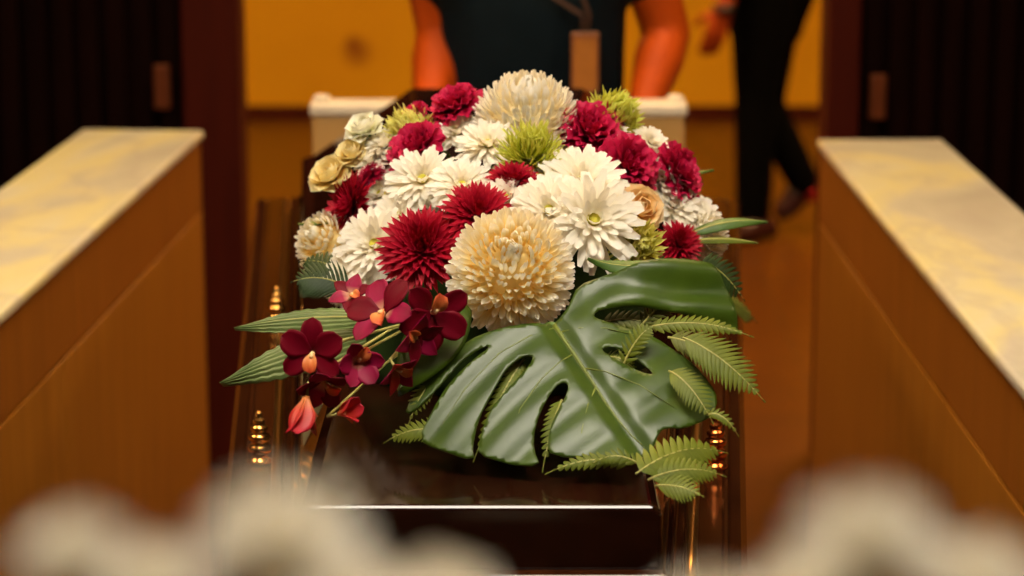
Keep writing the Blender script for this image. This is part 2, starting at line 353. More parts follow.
counter('low_wall', 'wood-panelled low wall with yellow onyx top, left of the casket', ln2, lf, .235, -1, M['onyx_a'])
counter('low_wall', 'wood-panelled low wall with veined onyx top, right of the casket', rn2, rf, .235, 1, M['onyx_b'])

# ------------------------------------------------------------------ casket
ZR = 1.01
rimL0, rimL1 = PZ(215, 576, ZR), PZ(255, 198, ZR)
rimR0, rimR1 = PZ(748, 576, ZR), PZ(740, 198, ZR)
YF, YH = 1.98, (rimL1.y + rimR1.y) / 2
def lerp(a, b, t): return a + (b - a) * t
def rim(y):
    tl = (y - rimL0.y) / (rimL1.y - rimL0.y); tr = (y - rimR0.y) / (rimR1.y - rimR0.y)
    return lerp(rimL0.x, rimL1.x, tl), lerp(rimR0.x, rimR1.x, tr)
def ring_profile(y, prof):
    # prof: list of (inset from rim edge, z); mirrored left/right
    xl, xr = rim(y)
    return [Vector((xl + i, y, z)) for i, z in prof] + [Vector((xr - i, y, z)) for i, z in reversed(prof)]
casket = tag(empty('casket', (rim(3)[0] / 2 + rim(3)[1] / 2, 2.9, .56)), 'glossy dark brown casket under the flowers, wider at the far head end', 'casket')
def part_at(mb, name, mat, root, under=None, **k):
    mb.v = [(x - root.location.x, y - root.location.y, z - root.location.z) for x, y, z in mb.v]; return mb.build(name, mat, under or root, **k)
bodyp = [(.075, .56), (.055, .58), (.05, .62), (.045, .90), (.03, .925), (.02, .95), (.028, .955), (.012, .972), (0.0, .985), (0.0, 1.0), (.006, 1.008), (.016, 1.01), (.019, 1.006), (.022, 1.006), (.025, 1.01), (.060, 1.01), (.068, 1.012)]
ys = [YF + (YH - YF) * i / 12 for i in range(13)]
part_at(MB().loft([ring_profile(y, bodyp) for y in ys]), 'body', M['lacquer_rim'], casket, smooth=False)
# lid
yl0 = PZ(480, 506, ZR + .09).y; yl1 = YH - .05
def lid_ring(y):
    t = (y - yl0) / (yl1 - yl0); xl, xr = rim(y); zt = ZR + lerp(.090, .188, t); s = lerp(.055, .074, t)
    ch = lerp(.004, .172, min(1, t * 1.1)) ; i0 = .070
    pr = [(i0, ZR), (i0, ZR + .012), (i0 + .008, ZR + .016), (i0 + .008, ZR + s), (i0 + .008 + ch * .12, ZR + s + .006), (i0 + .004 + ch, zt - .006), (i0 + .012 + ch, zt)]
    return ring_profile(y, pr)
lidys = [yl0 + (yl1 - yl0) * i / 14 for i in range(15)]
lid = part_at(MB().loft([lid_ring(y) for y in lidys]), 'lid', M['lacquer'], casket, smooth=False, bevel=.006)
# step below the lid's foot end
xl, xr = rim(yl0)
part_at(MB().box((xl + .074, yl0 - .02, ZR), (xr - .074, yl0 - .001, ZR + .032)), 'foot_step', M['lacquer_rim'], casket, smooth=False, bevel=.004)
# gold strips along the lid base, modelled in place of a gold reflection
for side in (0, 1):
    pts = [Vector(((rim(y)[0] + .053) if side == 0 else (rim(y)[1] - .053), y, ZR + .005)) for y in lidys]
    part_at(MB().tube(pts, .0055, 8), 'gold_glint_strip', M['glint_gold'], casket)
# thumb-screw finials standing on the rim
def finial(px, py, mat):
    p = PZ(px, py, ZR)
    pr = [(.0135, 0), (.0140, .003), (.0095, .006), (.0075, .009), (.0115, .012), (.0130, .016), (.0115, .020), (.0075, .023), (.0105, .0255), (.0120, .029), (.0105, .032), (.007, .034), (.0092, .0365), (.0097, .039), (.0080, .0415), (.0055, .043), (.0068, .0455), (.0055, .049), (.0030, .0515), (.0042, .054), (.0018, .0575)]
    return part_at(MB().lathe(pr, p, 20), 'lid_screw', mat, casket)
for a in ((260, 463, M['brass']), (715, 468, M['copper']), (277, 330, M['brass'])): finial(*a)
# bier
bier = tag(empty('casket_bier', (casket.location.x, 2.9, 0)), 'dark wheeled bier carrying the brown casket', 'bier')
part_at(MB().box((casket.location.x - .20, 2.0, .50), (casket.location.x + .20, 4.0, .56)), 'deck', M['dark_wood'], bier, smooth=False, bevel=.006)
for sx in (-.16, .16):
    for y in (2.1, 3.9):
        part_at(MB().box((casket.location.x + sx - .022, y - .022, .09), (casket.location.x + sx + .022, y + .022, .50)), 'leg', M['steel'], bier, smooth=False, bevel=.003)
        part_at(MB().lathe([(.02, -.016), (.045, -.016), (.048, -.008), (.048, .008), (.045, .016), (.02, .016)], (casket.location.x + sx, y, .048), 20, Quaternion((0, 1, 0), PI / 2)), 'wheel', M['rubber'], bier)

# ------------------------------------------------------------------ cream trolley behind the casket
ty = YH + .16
TD = .065; tl = PY(309, 104, ty); tr_ = PY(688, 104, ty); tz = tl.z
trolley = tag(empty('trolley', ((tl.x + tr_.x) / 2, ty + .08, 0)), 'cream box trolley with a white top edge behind the casket head', 'trolley')
cx = (tl.x + tr_.x) / 2; hw = (tr_.x - tl.x) / 2
part_at(MB().box((cx - hw + .004, ty + .004, .10), (cx + hw - .004, ty + TD - .004, tz - .022)), 'body', M['cream_lac'], trolley, smooth=False, bevel=.004)
part_at(MB().box((cx - hw, ty, tz - .022), (cx + hw, ty + TD, tz)), 'top_edge', M['white_lac'], trolley, smooth=False, bevel=.006)
for s in (-1, 1):
    part_at(MB().lathe([(.016, 0), (.016, .006), (.012, .010), (.004, .012)], (cx + s * (hw - .02), ty + .03, tz), 14), 'corner_cap', M['white_lac'], trolley)
    part_at(MB().tube([(cx + s * .27, ty + TD - .005, tz - .10), (cx + s * .27, ty + TD + .06, tz - .10)], .010, 10), 'handle_bracket', M['steel'], trolley)
    for dy in (.0, TD):
        part_at(MB().lathe([(.02, -.014), (.047, -.014), (.05, 0), (.047, .014), (.02, .014)], (cx + s * (hw - .06), ty + dy, .05), 18, Quaternion((0, 1, 0), PI / 2)), 'wheel', M['rubber'], trolley)
        part_at(MB().box((cx + s * (hw - .06) - .02, ty + dy - .012, .085), (cx + s * (hw - .06) + .02, ty + dy + .012, .105)), 'caster_mount', M['steel'], trolley, smooth=False)
part_at(MB().tube([(cx - .31, ty + TD + .06, tz - .10), (cx + .31, ty + TD + .06, tz - .10)], .012, 10), 'handle', M['steel'], trolley)

# ------------------------------------------------------------------ flowers
DC = Vector((0.01, 2.70, 1.13)); DA = Vector((.205, .225, .225))
def dome(px, py, push=0.0):
    d = ray(px, py); o = CAM - DC
    ds = Vector((d.x / DA.x, d.y / DA.y, d.z / DA.z)); os_ = Vector((o.x / DA.x, o.y / DA.y, o.z / DA.z))
    a = ds.dot(ds); b = 2 * ds.dot(os_); c = os_.dot(os_) - 1; D = b * b - 4 * a * c
    t = (-b - math.sqrt(D)) / (2 * a) if D > 0 else -b / (2 * a)
    p = CAM + d * t; q = p - DC; n = Vector((q.x / DA.x ** 2, q.y / DA.y ** 2, q.z / DA.z ** 2)).normalized()
    return p - d.normalized() * push, n
def smooth01(x): x = max(0, min(1, x)); return x * x * (3 - 2 * x)
def w_spoon(s): return (.45 + .55 * smooth01(s / .65)) * max(.48, math.sqrt(max(0, 1 - max(0, (s - .72) / .28) ** 2.2)))
def w_point(s): return (.45 + .55 * smooth01(s / .45)) * (1 - max(0, (s - .35) / .65) ** 1.7)
def w_round(s): return (.30 + .70 * smooth01(s / .6)) * math.sqrt(max(0, 1 - max(0, (s - .6) / .4) ** 2.4))
def w_tube(s): return (.8 + .2 * s) * (1 if s < .85 else math.sqrt(max(0, 1 - ((s - .85) / .15) ** 2)) * .8 + .2)
def w_fan(s): return .22 + .78 * smooth01(s / .85)
def w_orchid(s): return (.22 + .78 * smooth01(s / .5)) * math.sqrt(max(0, 1 - max(0, (s - .5) / .5) ** 2.2))
def petal(mb, phi, r0, z0, L, W, th0, th1, cup, prof, nL=5, nW=2, ruffle=0.0, twist=0.0, yaw=0.0, bend_pow=1.2):
    er = Vector((math.cos(phi), math.sin(phi), 0)); et = Vector((-math.sin(phi), math.cos(phi), 0)); ez = Vector((0, 0, 1))
    r, z = r0, z0; rows = []; uvs = []; side = 0.0; ph = rnd.random() * 6.28
    for i in range(nL + 1):
        s = i / nL; th = th0 + (th1 - th0) * s ** bend_pow
        if i: r += L / nL * math.sin(th); z += L / nL * math.cos(th); side += L / nL * math.sin(yaw * s)
        n = er * -math.cos(th) + ez * math.sin(th); hw_ = W * .5 * prof(s); tw = twist * s
        ac = et * math.cos(tw) + n * math.sin(tw); row = []
        for j in range(nW + 1):
            u = -1 + 2 * j / nW; off = cup * hw_ * (u * u)
            p = er * r + ez * z + et * side + ac * (hw_ * u) + n * off
            if ruffle:
                p += n * (math.sin(u * 7 + ph + s * 3) * ruffle * W * s * s) + (er * math.sin(th) + ez * math.cos(th)) * ((.5 if j % 2 else -.5) * ruffle * W * .35 * (1 if i == nL else 0))
            row.append(p); uvs.append((j / nW, s))
        rows.append(row)
    mb.grid(rows, uvs)
def jit(a): return 1 + rnd.uniform(-a, a)
def mum_incurved(mb, Rr, K=13, n0=6, n1=42, W=.105, curl=38):
    core(mb, .66 * Rr, .25)
    for k in range(K):
        u = k / (K - 1); al = R(lerp(4, 128, u)); n = int(round(n0 + n1 * math.sin(al)))
        for i in range(n):
            a2 = al + R(rnd.uniform(-4, 4)); ph = 2 * PI * (i + .5 * (k % 2) + rnd.uniform(-.25, .25)) / n
            petal(mb, ph, .64 * Rr * math.sin(a2), .64 * Rr * math.cos(a2), .42 * Rr * jit(.10), W * Rr * jit(.15), a2 + R(16), a2 - R(curl) * jit(.35), .9, w_spoon, 5, 2, yaw=rnd.uniform(-.2, .2))
def core(mb, r, v):
    ring = []; uv = []
    for i in range(9):
        a = PI * .78 * i / 8 + .02
        ring.append([Vector((r * math.sin(a) * math.cos(2 * PI * j / 18), r * math.sin(a) * math.sin(2 * PI * j / 18), r * math.cos(a))) for j in range(18)]); uv += [(.5, v)] * 18
    mb.grid(ring, uv, True)
def mum_spiky(mb, Rr, K=9, n0=6, n1=19, W=.225):
    for k in range(K):
        u = k / (K - 1); al = R(lerp(8, 100, u)); n = int(round(n0 + n1 * math.sin(al)))
        for i in range(n):
            a2 = al + R(rnd.uniform(-5, 5)); ph = 2 * PI * (i + .5 * (k % 2) + rnd.uniform(-.2, .2)) / n
            petal(mb, ph, .14 * Rr * math.sin(a2), .14 * Rr * math.cos(a2) * .6, lerp(.42, .92, u ** .7) * Rr * jit(.08), W * Rr * jit(.1), a2 * .85 + R(4), a2 * 1.0 - R(4) + R(rnd.uniform(-8, 8)), .55, w_point, 5, 2)
def mum_daisy(mb, Rr, rings=((108, 98, 20, 1.04), (94, 84, 20, 1.0), (78, 68, 18, .9), (60, 50, 15, .74), (38, 30, 12, .54), (18, 12, 8, .36)), W=.20):
    for k, (a0, a1, n, L) in enumerate(rings):
        for i in range(n):
            ph = 2 * PI * (i + .5 * (k % 2) + rnd.uniform(-.18, .18)) / n
            petal(mb, ph, .10 * Rr, .03 * Rr * k, (L - .08) * Rr * jit(.07), W * Rr * jit(.12) * (1 if k < 3 else .8), R(a0 * .72), R(a1) + R(rnd.uniform(-9, 9)), .30, w_spoon, 5, 2, yaw=rnd.uniform(-.25, .25))
def carnation(mb, Rr):
    for k, (a, n, L) in enumerate(((98, 9, .95), (80, 9, .95), (60, 8, .92), (40, 7, .88), (20, 5, .80), (6, 3, .72))):
        for i in range(n):
            ph = 2 * PI * (i + .5 * (k % 2) + rnd.uniform(-.25, .25)) / n
            petal(mb, ph, .05 * Rr, 0, L * Rr * jit(.08), .78 * Rr * jit(.12) * (1 if k < 4 else .7), R(a * .55), R(a) + R(rnd.uniform(-8, 12)), .25, w_fan, 5, 10, ruffle=.11)
def spider(mb, Rr, K=9, n0=6, n1=34, W=.058, hook=45):
    for k in range(K):
        u = k / (K - 1); al = R(lerp(6, 108, u)); n = int(round(n0 + n1 * math.sin(al)))
        for i in range(n):
            a2 = al + R(rnd.uniform(-8, 8)); ph = 2 * PI * (i + rnd.uniform(-.4, .4)) / n
            petal(mb, ph, .18 * Rr * math.sin(a2), .18 * Rr * math.cos(a2), .82 * Rr * jit(.16), W * Rr * jit(.15), a2 + R(8), a2 - R(hook) * jit(.8), 1.0, w_tube, 6, 2, yaw=rnd.uniform(-.5, .5))
def rose(mb, Rr):
    for k, (a0, a1, n, L, Wd) in enumerate(((40, 95, 5, .95, 1.0), (35, 70, 5, .98, 1.0), (28, 40, 5, .98, .95), (22, 12, 4, .95, .85), (16, -10, 3, .88, .7), (10, -25, 3, .8, .5))):
        for i in range(n):
            ph = 2 * PI * (i + .5 * (k % 2) + rnd.uniform(-.15, .15)) / n
            petal(mb, ph, .08 * Rr, -.35 * Rr, L * Rr * 1.05 * jit(.05), Wd * Rr, R(a0 + 20), R(a1) + R(rnd.uniform(-6, 6)), .38, w_round, 6, 6, ruffle=.02)
GENS = {'incurved': mum_incurved, 'spiky': mum_spiky, 'daisy': mum_daisy, 'carnation': carnation, 'spider': spider, 'rose': rose}
def quat_to(axis, spin):
    return Vector(axis).normalized().to_track_quat('Z', 'Y') @ Quaternion((0, 0, 1), spin)
KINDS = {'chrysanthemum': 'chrysanthemum', 'carnation': 'carnation', 'rose': 'rose'}
def flower(name, gen, mat, px, py, rp, label, group, push=0.0, axis=None, mixc=.35, stem=.09, disc=False, kw=None, flat=1.0):
    p, n = dome(px, py, push); Rr = rp * depth(p) / F
    tc = (CAM - p).normalized()
    ax = Vector(axis).normalized() if axis is not None else (n * (1 - mixc) + tc * mixc).normalized()
    p = p - ax * Rr * {'incurved': .06, 'spiky': .26, 'daisy': .22, 'carnation': .42, 'spider': .32, 'rose': 0}[gen]
    e = tag(empty(name, p, quat_to(ax, rnd.random() * 6.28)), label, 'flower', group)
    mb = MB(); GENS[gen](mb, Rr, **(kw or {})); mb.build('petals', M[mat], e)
    if disc: MB().lathe([(.001, -.02 * Rr), (.13 * Rr, .02 * Rr), (.16 * Rr, .10 * Rr), (.12 * Rr, .16 * Rr), (.03 * Rr, .15 * Rr)], (0, 0, .08 * Rr), 14).build('flower_centre', M['disc'], e)
    zb = {'incurved': -.28, 'spiky': -.10, 'daisy': -.02, 'carnation': -.02, 'spider': -.12, 'rose': -.36}[gen] * Rr
    MB().lathe([(.0025, zb - .018), (.10 * Rr + .002, zb - .010), (.17 * Rr + .002, zb + .002), (.10 * Rr, zb + .004)], (0, 0, 0), 12).build('calyx', M['stem'], MB().tube([(0, 0, zb - .012), (0, 0, zb - .012 - stem)], .0022, 7).build('stem', M['stem'], e))
    return e
G = 'chrysanthemums in the casket spray'
CH = 'chrysanthemum'
toward = Vector((0, -.8, .6))
# big disbud mums
flower(CH, 'incurved', 'mum_cream', 511, 271, 63, 'large golden-cream chrysanthemum at the front, directly above the split green leaf', 'large incurved chrysanthemums', .055, (.02, -.80, .60))
flower(CH, 'incurved', 'mum_white', 527, 124, 55, 'large ivory pompon chrysanthemum at the very top of the spray', 'large incurved chrysanthemums', 0, (0, -.35, .93), kw=dict(W=.095, n1=48, curl=45))
flower(CH, 'incurved', 'mum_cream', 330, 245, 36, 'cream chrysanthemum facing left on the far left edge of the spray', 'large incurved chrysanthemums', 0, (-.6, -.6, .5), kw=dict(K=10, n1=32, W=.14))
flower(CH, 'incurved', 'mum_white', 704, 236, 26, 'cream chrysanthemum on the right edge beside the small crimson one', 'large incurved chrysanthemums', 0, (.45, -.65, .6), kw=dict(K=10, n1=32, W=.14))
flower(CH, 'incurved', 'mum_cream', 345, 284, 24, 'yellowish cream chrysanthemum low on the left above the ridged leaves', 'large incurved chrysanthemums', .0, (-.5, -.75, .3), kw=dict(K=10, n1=32, W=.14))
# crimson spiky mums
flower(CH, 'spiky', 'crimson', 421, 247, 46, 'dark crimson chrysanthemum left of the golden-cream front bloom, above the orchids', 'crimson chrysanthemums', .05, (-.10, -.85, .45))
flower(CH, 'spiky', 'crimson', 479, 212, 41, 'crimson spiky chrysanthemum directly above and behind the golden-cream front bloom', 'crimson chrysanthemums', .035, (.10, -.70, .70))
flower(CH, 'spiky', 'crimson', 681, 243, 26, 'small crimson chrysanthemum at the lower right above the leaf fold', 'crimson chrysanthemums', .02, (.35, -.75, .5))
flower(CH, 'spiky', 'crimson', 345, 206, 39, 'crimson chrysanthemum facing left on the left side of the spray', 'crimson chrysanthemums', .005, (-.88, -.38, .28))
flower(CH, 'spiky', 'crimson', 513, 178, 30, 'crimson chrysanthemum tucked just under the lime-green central bloom', 'crimson chrysanthemums', .012, (0, -.45, .9))
flower(CH, 'spiky', 'magenta', 370, 172, 15, 'tiny crimson bloom between white chrysanthemums at the upper left', 'crimson chrysanthemums', .01, (-.4, -.5, .7))
# carnations
GC = 'carnations in the casket spray'
flower('carnation', 'carnation', 'magenta', 413, 148, 34, 'crimson-pink ruffled carnation at upper left in front of the lime bloom', GC, .03, (-.55, -.50, .65))
flower('carnation', 'carnation', 'magenta', 453, 102, 30, 'pink-crimson carnation at the back, just left of the ivory pompon', GC, -.02, (-.45, -.25, .85))
flower('carnation', 'carnation', 'magenta', 412, 114, 18, 'small crimson carnation at the back left edge of the spray', GC, -.03, (-.6, -.2, .75))
flower('carnation', 'carnation', 'magenta', 592, 128, 36, 'crimson carnation just right of the ivory pompon', GC, .015, (.35, -.50, .75))
flower('carnation', 'carnation', 'magenta', 630, 162, 36, 'crimson ruffled carnation at upper right, above the peach rose', GC, .045, (.45, -.65, .6))
flower('carnation', 'carnation', 'magenta', 682, 170, 33, 'magenta carnation facing right on the right edge of the spray', GC, .0, (.85, -.35, .45))
flower('carnation', 'carnation', 'magenta', 609, 113, 19, 'small crimson carnation in front of the lime bloom at the back right', GC, -.01, (.3, -.4, .85))
# green
flower(CH, 'spider', 'lime', 531, 149, 39, 'lime-green spidery chrysanthemum in the middle under the ivory pompon', 'lime-green chrysanthemums', .03, (.0, -.45, .9))
flower(CH, 'spider', 'lime', 617, 112, 34, 'lime-green chrysanthemum at the back right before the white trolley edge', 'lime-green chrysanthemums', -.02, (.45, -.25, .85), kw=dict(W=.085, hook=75, n1=38))
flower(CH, 'spider', 'lemon', 407, 128, 32, 'pale lime chrysanthemum behind the crimson-pink carnation at upper left', 'lime-green chrysanthemums', -.015, (-.5, -.35, .8), kw=dict(W=.085, hook=75, n1=38))
flower(CH, 'spider', 'lemon', 636, 245, 34, 'yellow-lime chrysanthemum at lower right beside the small crimson one', 'lime-green chrysanthemums', .02, (.25, -.85, .45), kw=dict(W=.085, hook=60))
# white daisy mums
GW = 'white daisy chrysanthemums'
for px, py, rp, push, ax, lb in (
    (422, 178, 35, .022, (-.15, -.70, .70), 'white chrysanthemum above the dark crimson one at the left centre'),
    (462, 184, 31, .012, (.0, -.65, .75), 'white chrysanthemum left of the small crimson bloom, behind the spiky crimson one'),
    (380, 193, 29, .012, (-.45, -.65, .6), 'white chrysanthemum between the left-facing crimson bloom and the centre whites'),
    (374, 243, 38, .024, (-.25, -.80, .55), 'white chrysanthemum with a pale yellow eye left of the dark crimson bloom'),
    (358, 274, 33, .024, (-.25, -.80, .5), 'white chrysanthemum lowest on the left above the orchids'),
    (457, 131, 25, .0, (-.15, -.45, .85), 'white chrysanthemum between the two upper-left carnations'),
    (488, 142, 31, .0, (-.05, -.5, .85), 'white chrysanthemum left of the lime-green central bloom'),
    (506, 196, 24, .012, (.05, -.6, .8), 'small white chrysanthemum between the two crimson blooms behind the front one'),
    (549, 209, 37, .035, (.0, -.80, .60), 'white chrysanthemum with a green eye just above the front cream bloom on its right'),
    (594, 219, 47, .045, (.20, -.86, .45), 'largest white chrysanthemum with a yellow eye, right of centre'),
    (583, 180, 42, .025, (.12, -.60, .78), 'wide white chrysanthemum right of the lime-green central bloom'),
    (613, 127, 17, -.005, (.3, -.5, .8), 'small white chrysanthemum between the crimson carnations at upper right'),
    (652, 141, 19, -.01, (.45, -.45, .75), 'white chrysanthemum at upper right below the lime bloom at the back'),
    (661, 178, 27, .010, (.40, -.6, .7), 'white chrysanthemum between the two right-hand carnations'),
    (674, 203, 30, .014, (.35, -.70, .65), 'white chrysanthemum above the small crimson bloom on the right'),
    (397, 214, 26, .008, (-.3, -.7, .65), 'white chrysanthemum half hidden above the dark crimson bloom on its left'),
    (697, 216, 27, .004, (.40, -.65, .65), 'white chrysanthemum at the right edge above the cream one'),
    (371, 160, 18, -.005, (-.45, -.4, .8), 'small white chrysanthemum at the left, above the tiny crimson bloom'),
    (384, 143, 23, -.012, (-.4, -.3, .85), 'small white chrysanthemum beside the pale rose at the back left'),
    (556, 165, 24, .0, (.1, -.5, .85), 'white chrysanthemum half hidden behind the right side of the lime central bloom')):
    flower(CH, 'daisy', 'daisy_white', px, py, rp * 1.08, lb, GW, push, ax, disc=True, kw=dict(W=.19 if rp > 30 else .23))
# roses
GR = 'roses in the casket spray'
flower('rose', 'rose', 'rose_white', 364, 128, 22, 'greenish-white rose at the back left before the cream trolley', GR, -.03, (-.35, -.35, .85))
flower('rose', 'rose', 'rose_cream', 352, 153, 20, 'pale cream rose below the greenish-white one at the left', GR, -.02, (-.25, -.5, .8))
flower('rose', 'rose', 'rose_cream', 330, 174, 24, 'yellow-cream rose at the far left back edge of the spray', GR, -.02, (-.35, -.55, .75))
flower('rose', 'rose', 'rose_peach', 641, 208, 26, 'peach rose at the right under the ruffled crimson carnation', GR, .015, (.35, -.7, .5))

# foam mound that carries the stems, on the lid
lx = (rim(2.7)[0] + rim(2.7)[1]) / 2
rings = []
for i in range(13):
    a = R(90) * i / 12; ring = []
    for j in range(40):
        b = 2 * PI * j / 40; s = 1 + .06 * noise.noise(Vector((math.cos(b) * 3, math.sin(b) * 3, i * .4)))
        bx_, by_, bz_ = .165, .185, .175
        ring.append(Vector((lx + .01 + bx_ * math.cos(b) * math.cos(a) * s, 2.70 + by_ * math.sin(b) * math.cos(a) * s, 1.118 + bz_ * math.sin(a))))
    rings.append(ring)
foam = tag(empty('floral_foam', (lx, 2.70, 1.118)), 'dark green floral foam mound on the casket lid under the blooms', 'floral foam')
part_at(MB().loft(rings), 'mound', M['foam'], foam)

# ------------------------------------------------------------------ monstera leaf
def q1(X, Y): return (380 + X / 2.56, 250 + Y / 2.56)
OUT = [q1(*p) for p in ((440, 186), (380, 190), (300, 203), (225, 226), (160, 275), (100, 335), (62, 385), (75, 398), (110, 376), (155, 335), (190, 298), (225, 268), (272, 243), (282, 248), (240, 276), (205, 304), (165, 345), (130, 400), (96, 458), (150, 492), (242, 523), (236, 490), (252, 425), (288, 362), (322, 305), (360, 274), (388, 271), (392, 282), (370, 312), (325, 355), (280, 405), (256, 465), (250, 512), (320, 535), (412, 552), (392, 502), (398, 445), (424, 388), (450, 350), (470, 340), (485, 350), (470, 388), (442, 432), (429, 485), (436, 527), (560, 530), (678, 528), (702, 505), (712, 472), (730, 457), (778, 456), (832, 430), (856, 412), (866, 372), (846, 326), (800, 280), (735, 232), (660, 203), (590, 186), (550, 176), (547, 164), (565, 153), (640, 146), (760, 152), (850, 165), (918, 186), (922, 160), (905, 105), (858, 34), (820, 26), (760, 28), (690, 42), (620, 62), (560, 74), (505, 92), (485, 140), (465, 170))]
HOLE = [q1(*p) for p in ((565, 256), (580, 248), (610, 252), (650, 274), (702, 312), (690, 320), (645, 300), (600, 283))]
def pip(x, y, poly):
    c = False; n = len(poly)
    for i in range(n):
        x0, y0 = poly[i]; x1, y1 = poly[i - 1]
        if (y0 > y) != (y1 > y) and x < (x1 - x0) * (y - y0) / (y1 - y0) + x0: c = not c
    return c
lpA = PZ(480, 470, 1.118); lpB = PD(600, 268, depth(dome(600, 268)[0]) - .10)
LN = Vector((0, -(lpB.z - lpA.z), (lpB.y - lpA.y))).normalized()
if LN.y > 0: LN = -LN
def leafpt(px, py, off=0.0):
    d = ray(px, py); t = (lpA - CAM).dot(LN) / d.dot(LN); return CAM + d * t + LN * off
mA = Vector(q1(445, 190)); mB = Vector(q1(640, 470)); md = (mB - mA).normalized(); mn = Vector((-md.y, md.x))
VE = [(0.0, 'R')]
def leaf_disp(px, py):
    v = Vector((px, py)) - mA; s = v.dot(md); q = v.dot(mn)       # q<0: right side of the leaf
    a = abs(q); sp = 42.0; ph = (s + .10 * a - (a * a) * .0012) / sp
    bul = (1 - abs(math.cos(PI * ph)) ** 3) * .0022 * smooth01(a / 28)
    dr = -.0000009 * a * a * (1.1 if q < 0 else 0.7) * 1.0
    trough = -.004 * (1 - smooth01(a / 16))
    h = bul + dr + trough
    if py < 312 and px > 585:                                   # rolled upper lobe
        t = (py - 262) / 48; h += .020 * (1 - t * t * .9) * smooth01((px - 575) / 70) + .0036 * math.sin(t * 8.0 + .6) * smooth01((px - 590) / 60)
    return h
def resample(poly, step):
    o = []
    for i in range(len(poly)):
        a = Vector(poly[i]); b = Vector(poly[(i + 1) % len(poly)]); n = max(1, int((b - a).length / step))
        for k in range(n): o.append(a + (b - a) * (k / n))
    return o
def chaikin(poly):
    o = []
    for i in range(len(poly)):
        a = Vector(poly[i]); b = Vector(poly[(i + 1) % len(poly)]); o += [a * .75 + b * .25, a * .25 + b * .75]
    return o
def leaf_mesh(out, hole, step=3.2):
    ob = resample(chaikin(out), step); hb = resample(chaikin(hole), step) if hole else []
    pts = list(ob) + list(hb); edges = [(i, (i + 1) % len(ob)) for i in range(len(ob))] + [(len(ob) + i, len(ob) + (i + 1) % len(hb)) for i in range(len(hb))]
    xs = [p.x for p in ob]; ysv = [p.y for p in ob]; y = min(ysv); bound = list(pts); row = 0
    while y < max(ysv):
        x = min(xs) + (step * .5 if row % 2 else 0)
        while x < max(xs):
            if pip(x, y, ob) and not (hb and pip(x, y, hb)) and min((p.x - x) ** 2 + (p.y - y) ** 2 for p in bound) > (step * .6) ** 2: pts.append(Vector((x, y)))
            x += step
        y += step * .866; row += 1
    vv, ee, ff, *_ = delaunay_2d_cdt(pts, edges, [], 0, 1e-5)
    keep = []
    for f in ff:
        c = sum((vv[i] for i in f), Vector((0, 0))) / len(f)
        if pip(c.x, c.y, ob) and not (hb and pip(c.x, c.y, hb)): keep.append(tuple(reversed(f)))
    return vv, keep
leaf = tag(empty('monstera_leaf', leafpt(554, 324)), 'big split dark green leaf hanging over the casket lid below the front bloom', 'leaf')
vv, ff = leaf_mesh(OUT, HOLE)
mb = MB(); mb.add([leafpt(p.x, p.y, leaf_disp(p.x, p.y)) for p in vv], ff)
part_at(mb, 'blade', M['monstera'], leaf, solid=.0012)
mp_ = [(554, 323), (561, 333), (574, 352), (590, 376), (605, 400), (618, 418), (632, 434), (645, 446)]
part_at(MB().tube([leafpt(x, y, leaf_disp(x, y) + .0004) for x, y in mp_], [.0024, .0022, .002, .0017, .0013, .001, .0007, .0004], 8), 'midrib', M['midrib'], leaf)
for vn in (((561, 330), (580, 329), (605, 328), (640, 335)), ((574, 352), (560, 362), (540, 380), (520, 408), (510, 440)), ((583, 366), (605, 372), (640, 386), (675, 408)),
           ((554, 326), (530, 336), (500, 352), (465, 385), (440, 420)), ((596, 385), (588, 405), (582, 430), (580, 448))):
    part_at(MB().tube([leafpt(x, y, leaf_disp(x, y) + .0004) for x, y in vn], [.0010] + [.0007] * (len(vn) - 2) + [.0003], 6), 'side_vein', M['midrib'], leaf)
part_at(MB().tube([leafpt(554, 323, leaf_disp(554, 323)), leafpt(549, 312, -.022), leafpt(540, 295, -.06)], [.0034, .0032, .003], 8), 'petiole', M['stem'], leaf)

# ------------------------------------------------------------------ ferns and other leaves
def curve_pts(p0, p1, sag, n):
    p0, p1 = Vector(p0), Vector(p1); return [p0 + (p1 - p0) * (i / n) + Vector((0, 0, sag * 4 * (i / n) * (1 - i / n))) for i in range(n + 1)]
def fern(p0, p1, width, label, mat='fern', sag=.008, n=14, up=None, lift=.0, group='fern fronds in the casket spray', droop=0.25):
    up = Vector(up) if up is not None else Vector((0, -.7, .7)); n = max(4, int(n * .55)); pts = curve_pts(p0, p1, sag, n * 2)
    e = tag(empty('fern_frond', pts[0]), label, 'fern', group); mb = MB(); Ltot = (Vector(p1) - Vector(p0)).length
    for i in range(1, n * 2 + 1):
        t = i / (n * 2); p = pts[i]; d = (pts[i] - pts[i - 1]).normalized(); nrm = (up - d * up.dot(d)).normalized(); sd = d.cross(nrm)
        ln = width * .62 * (math.sin(PI * min(1, t * .85 + .22)) ** .8) * jit(.08) + .0008
        for s in (-1, 1):
            dirv = (sd * s * .88 + d * .5).normalized(); ax = d; W = Ltot / (n * 2) * 1.0; rows = []; uvs = []
            for a in range(5):
                q = a / 4; hwid = W * .5 * (1 if q < .01 else (1 - q ** 3.5) * .9 + .1); c = p + dirv * (ln * q) - nrm * (droop * ln * q * q) + d * (ln * .12 * q * q)
                rows.append([c - ax * hwid, c + nrm * W * .12, c + ax * hwid]); uvs += [(0, q), (.5, q), (1, q)]
            mb.grid(rows, uvs)
    part_at(mb, 'leaflets', M[mat], e); part_at(MB().tube(pts, [.0012 * (1 - .7 * i / (n * 2)) for i in range(n * 2 + 1)], 6), 'stalk', M['stem_pale'], e)
    return e
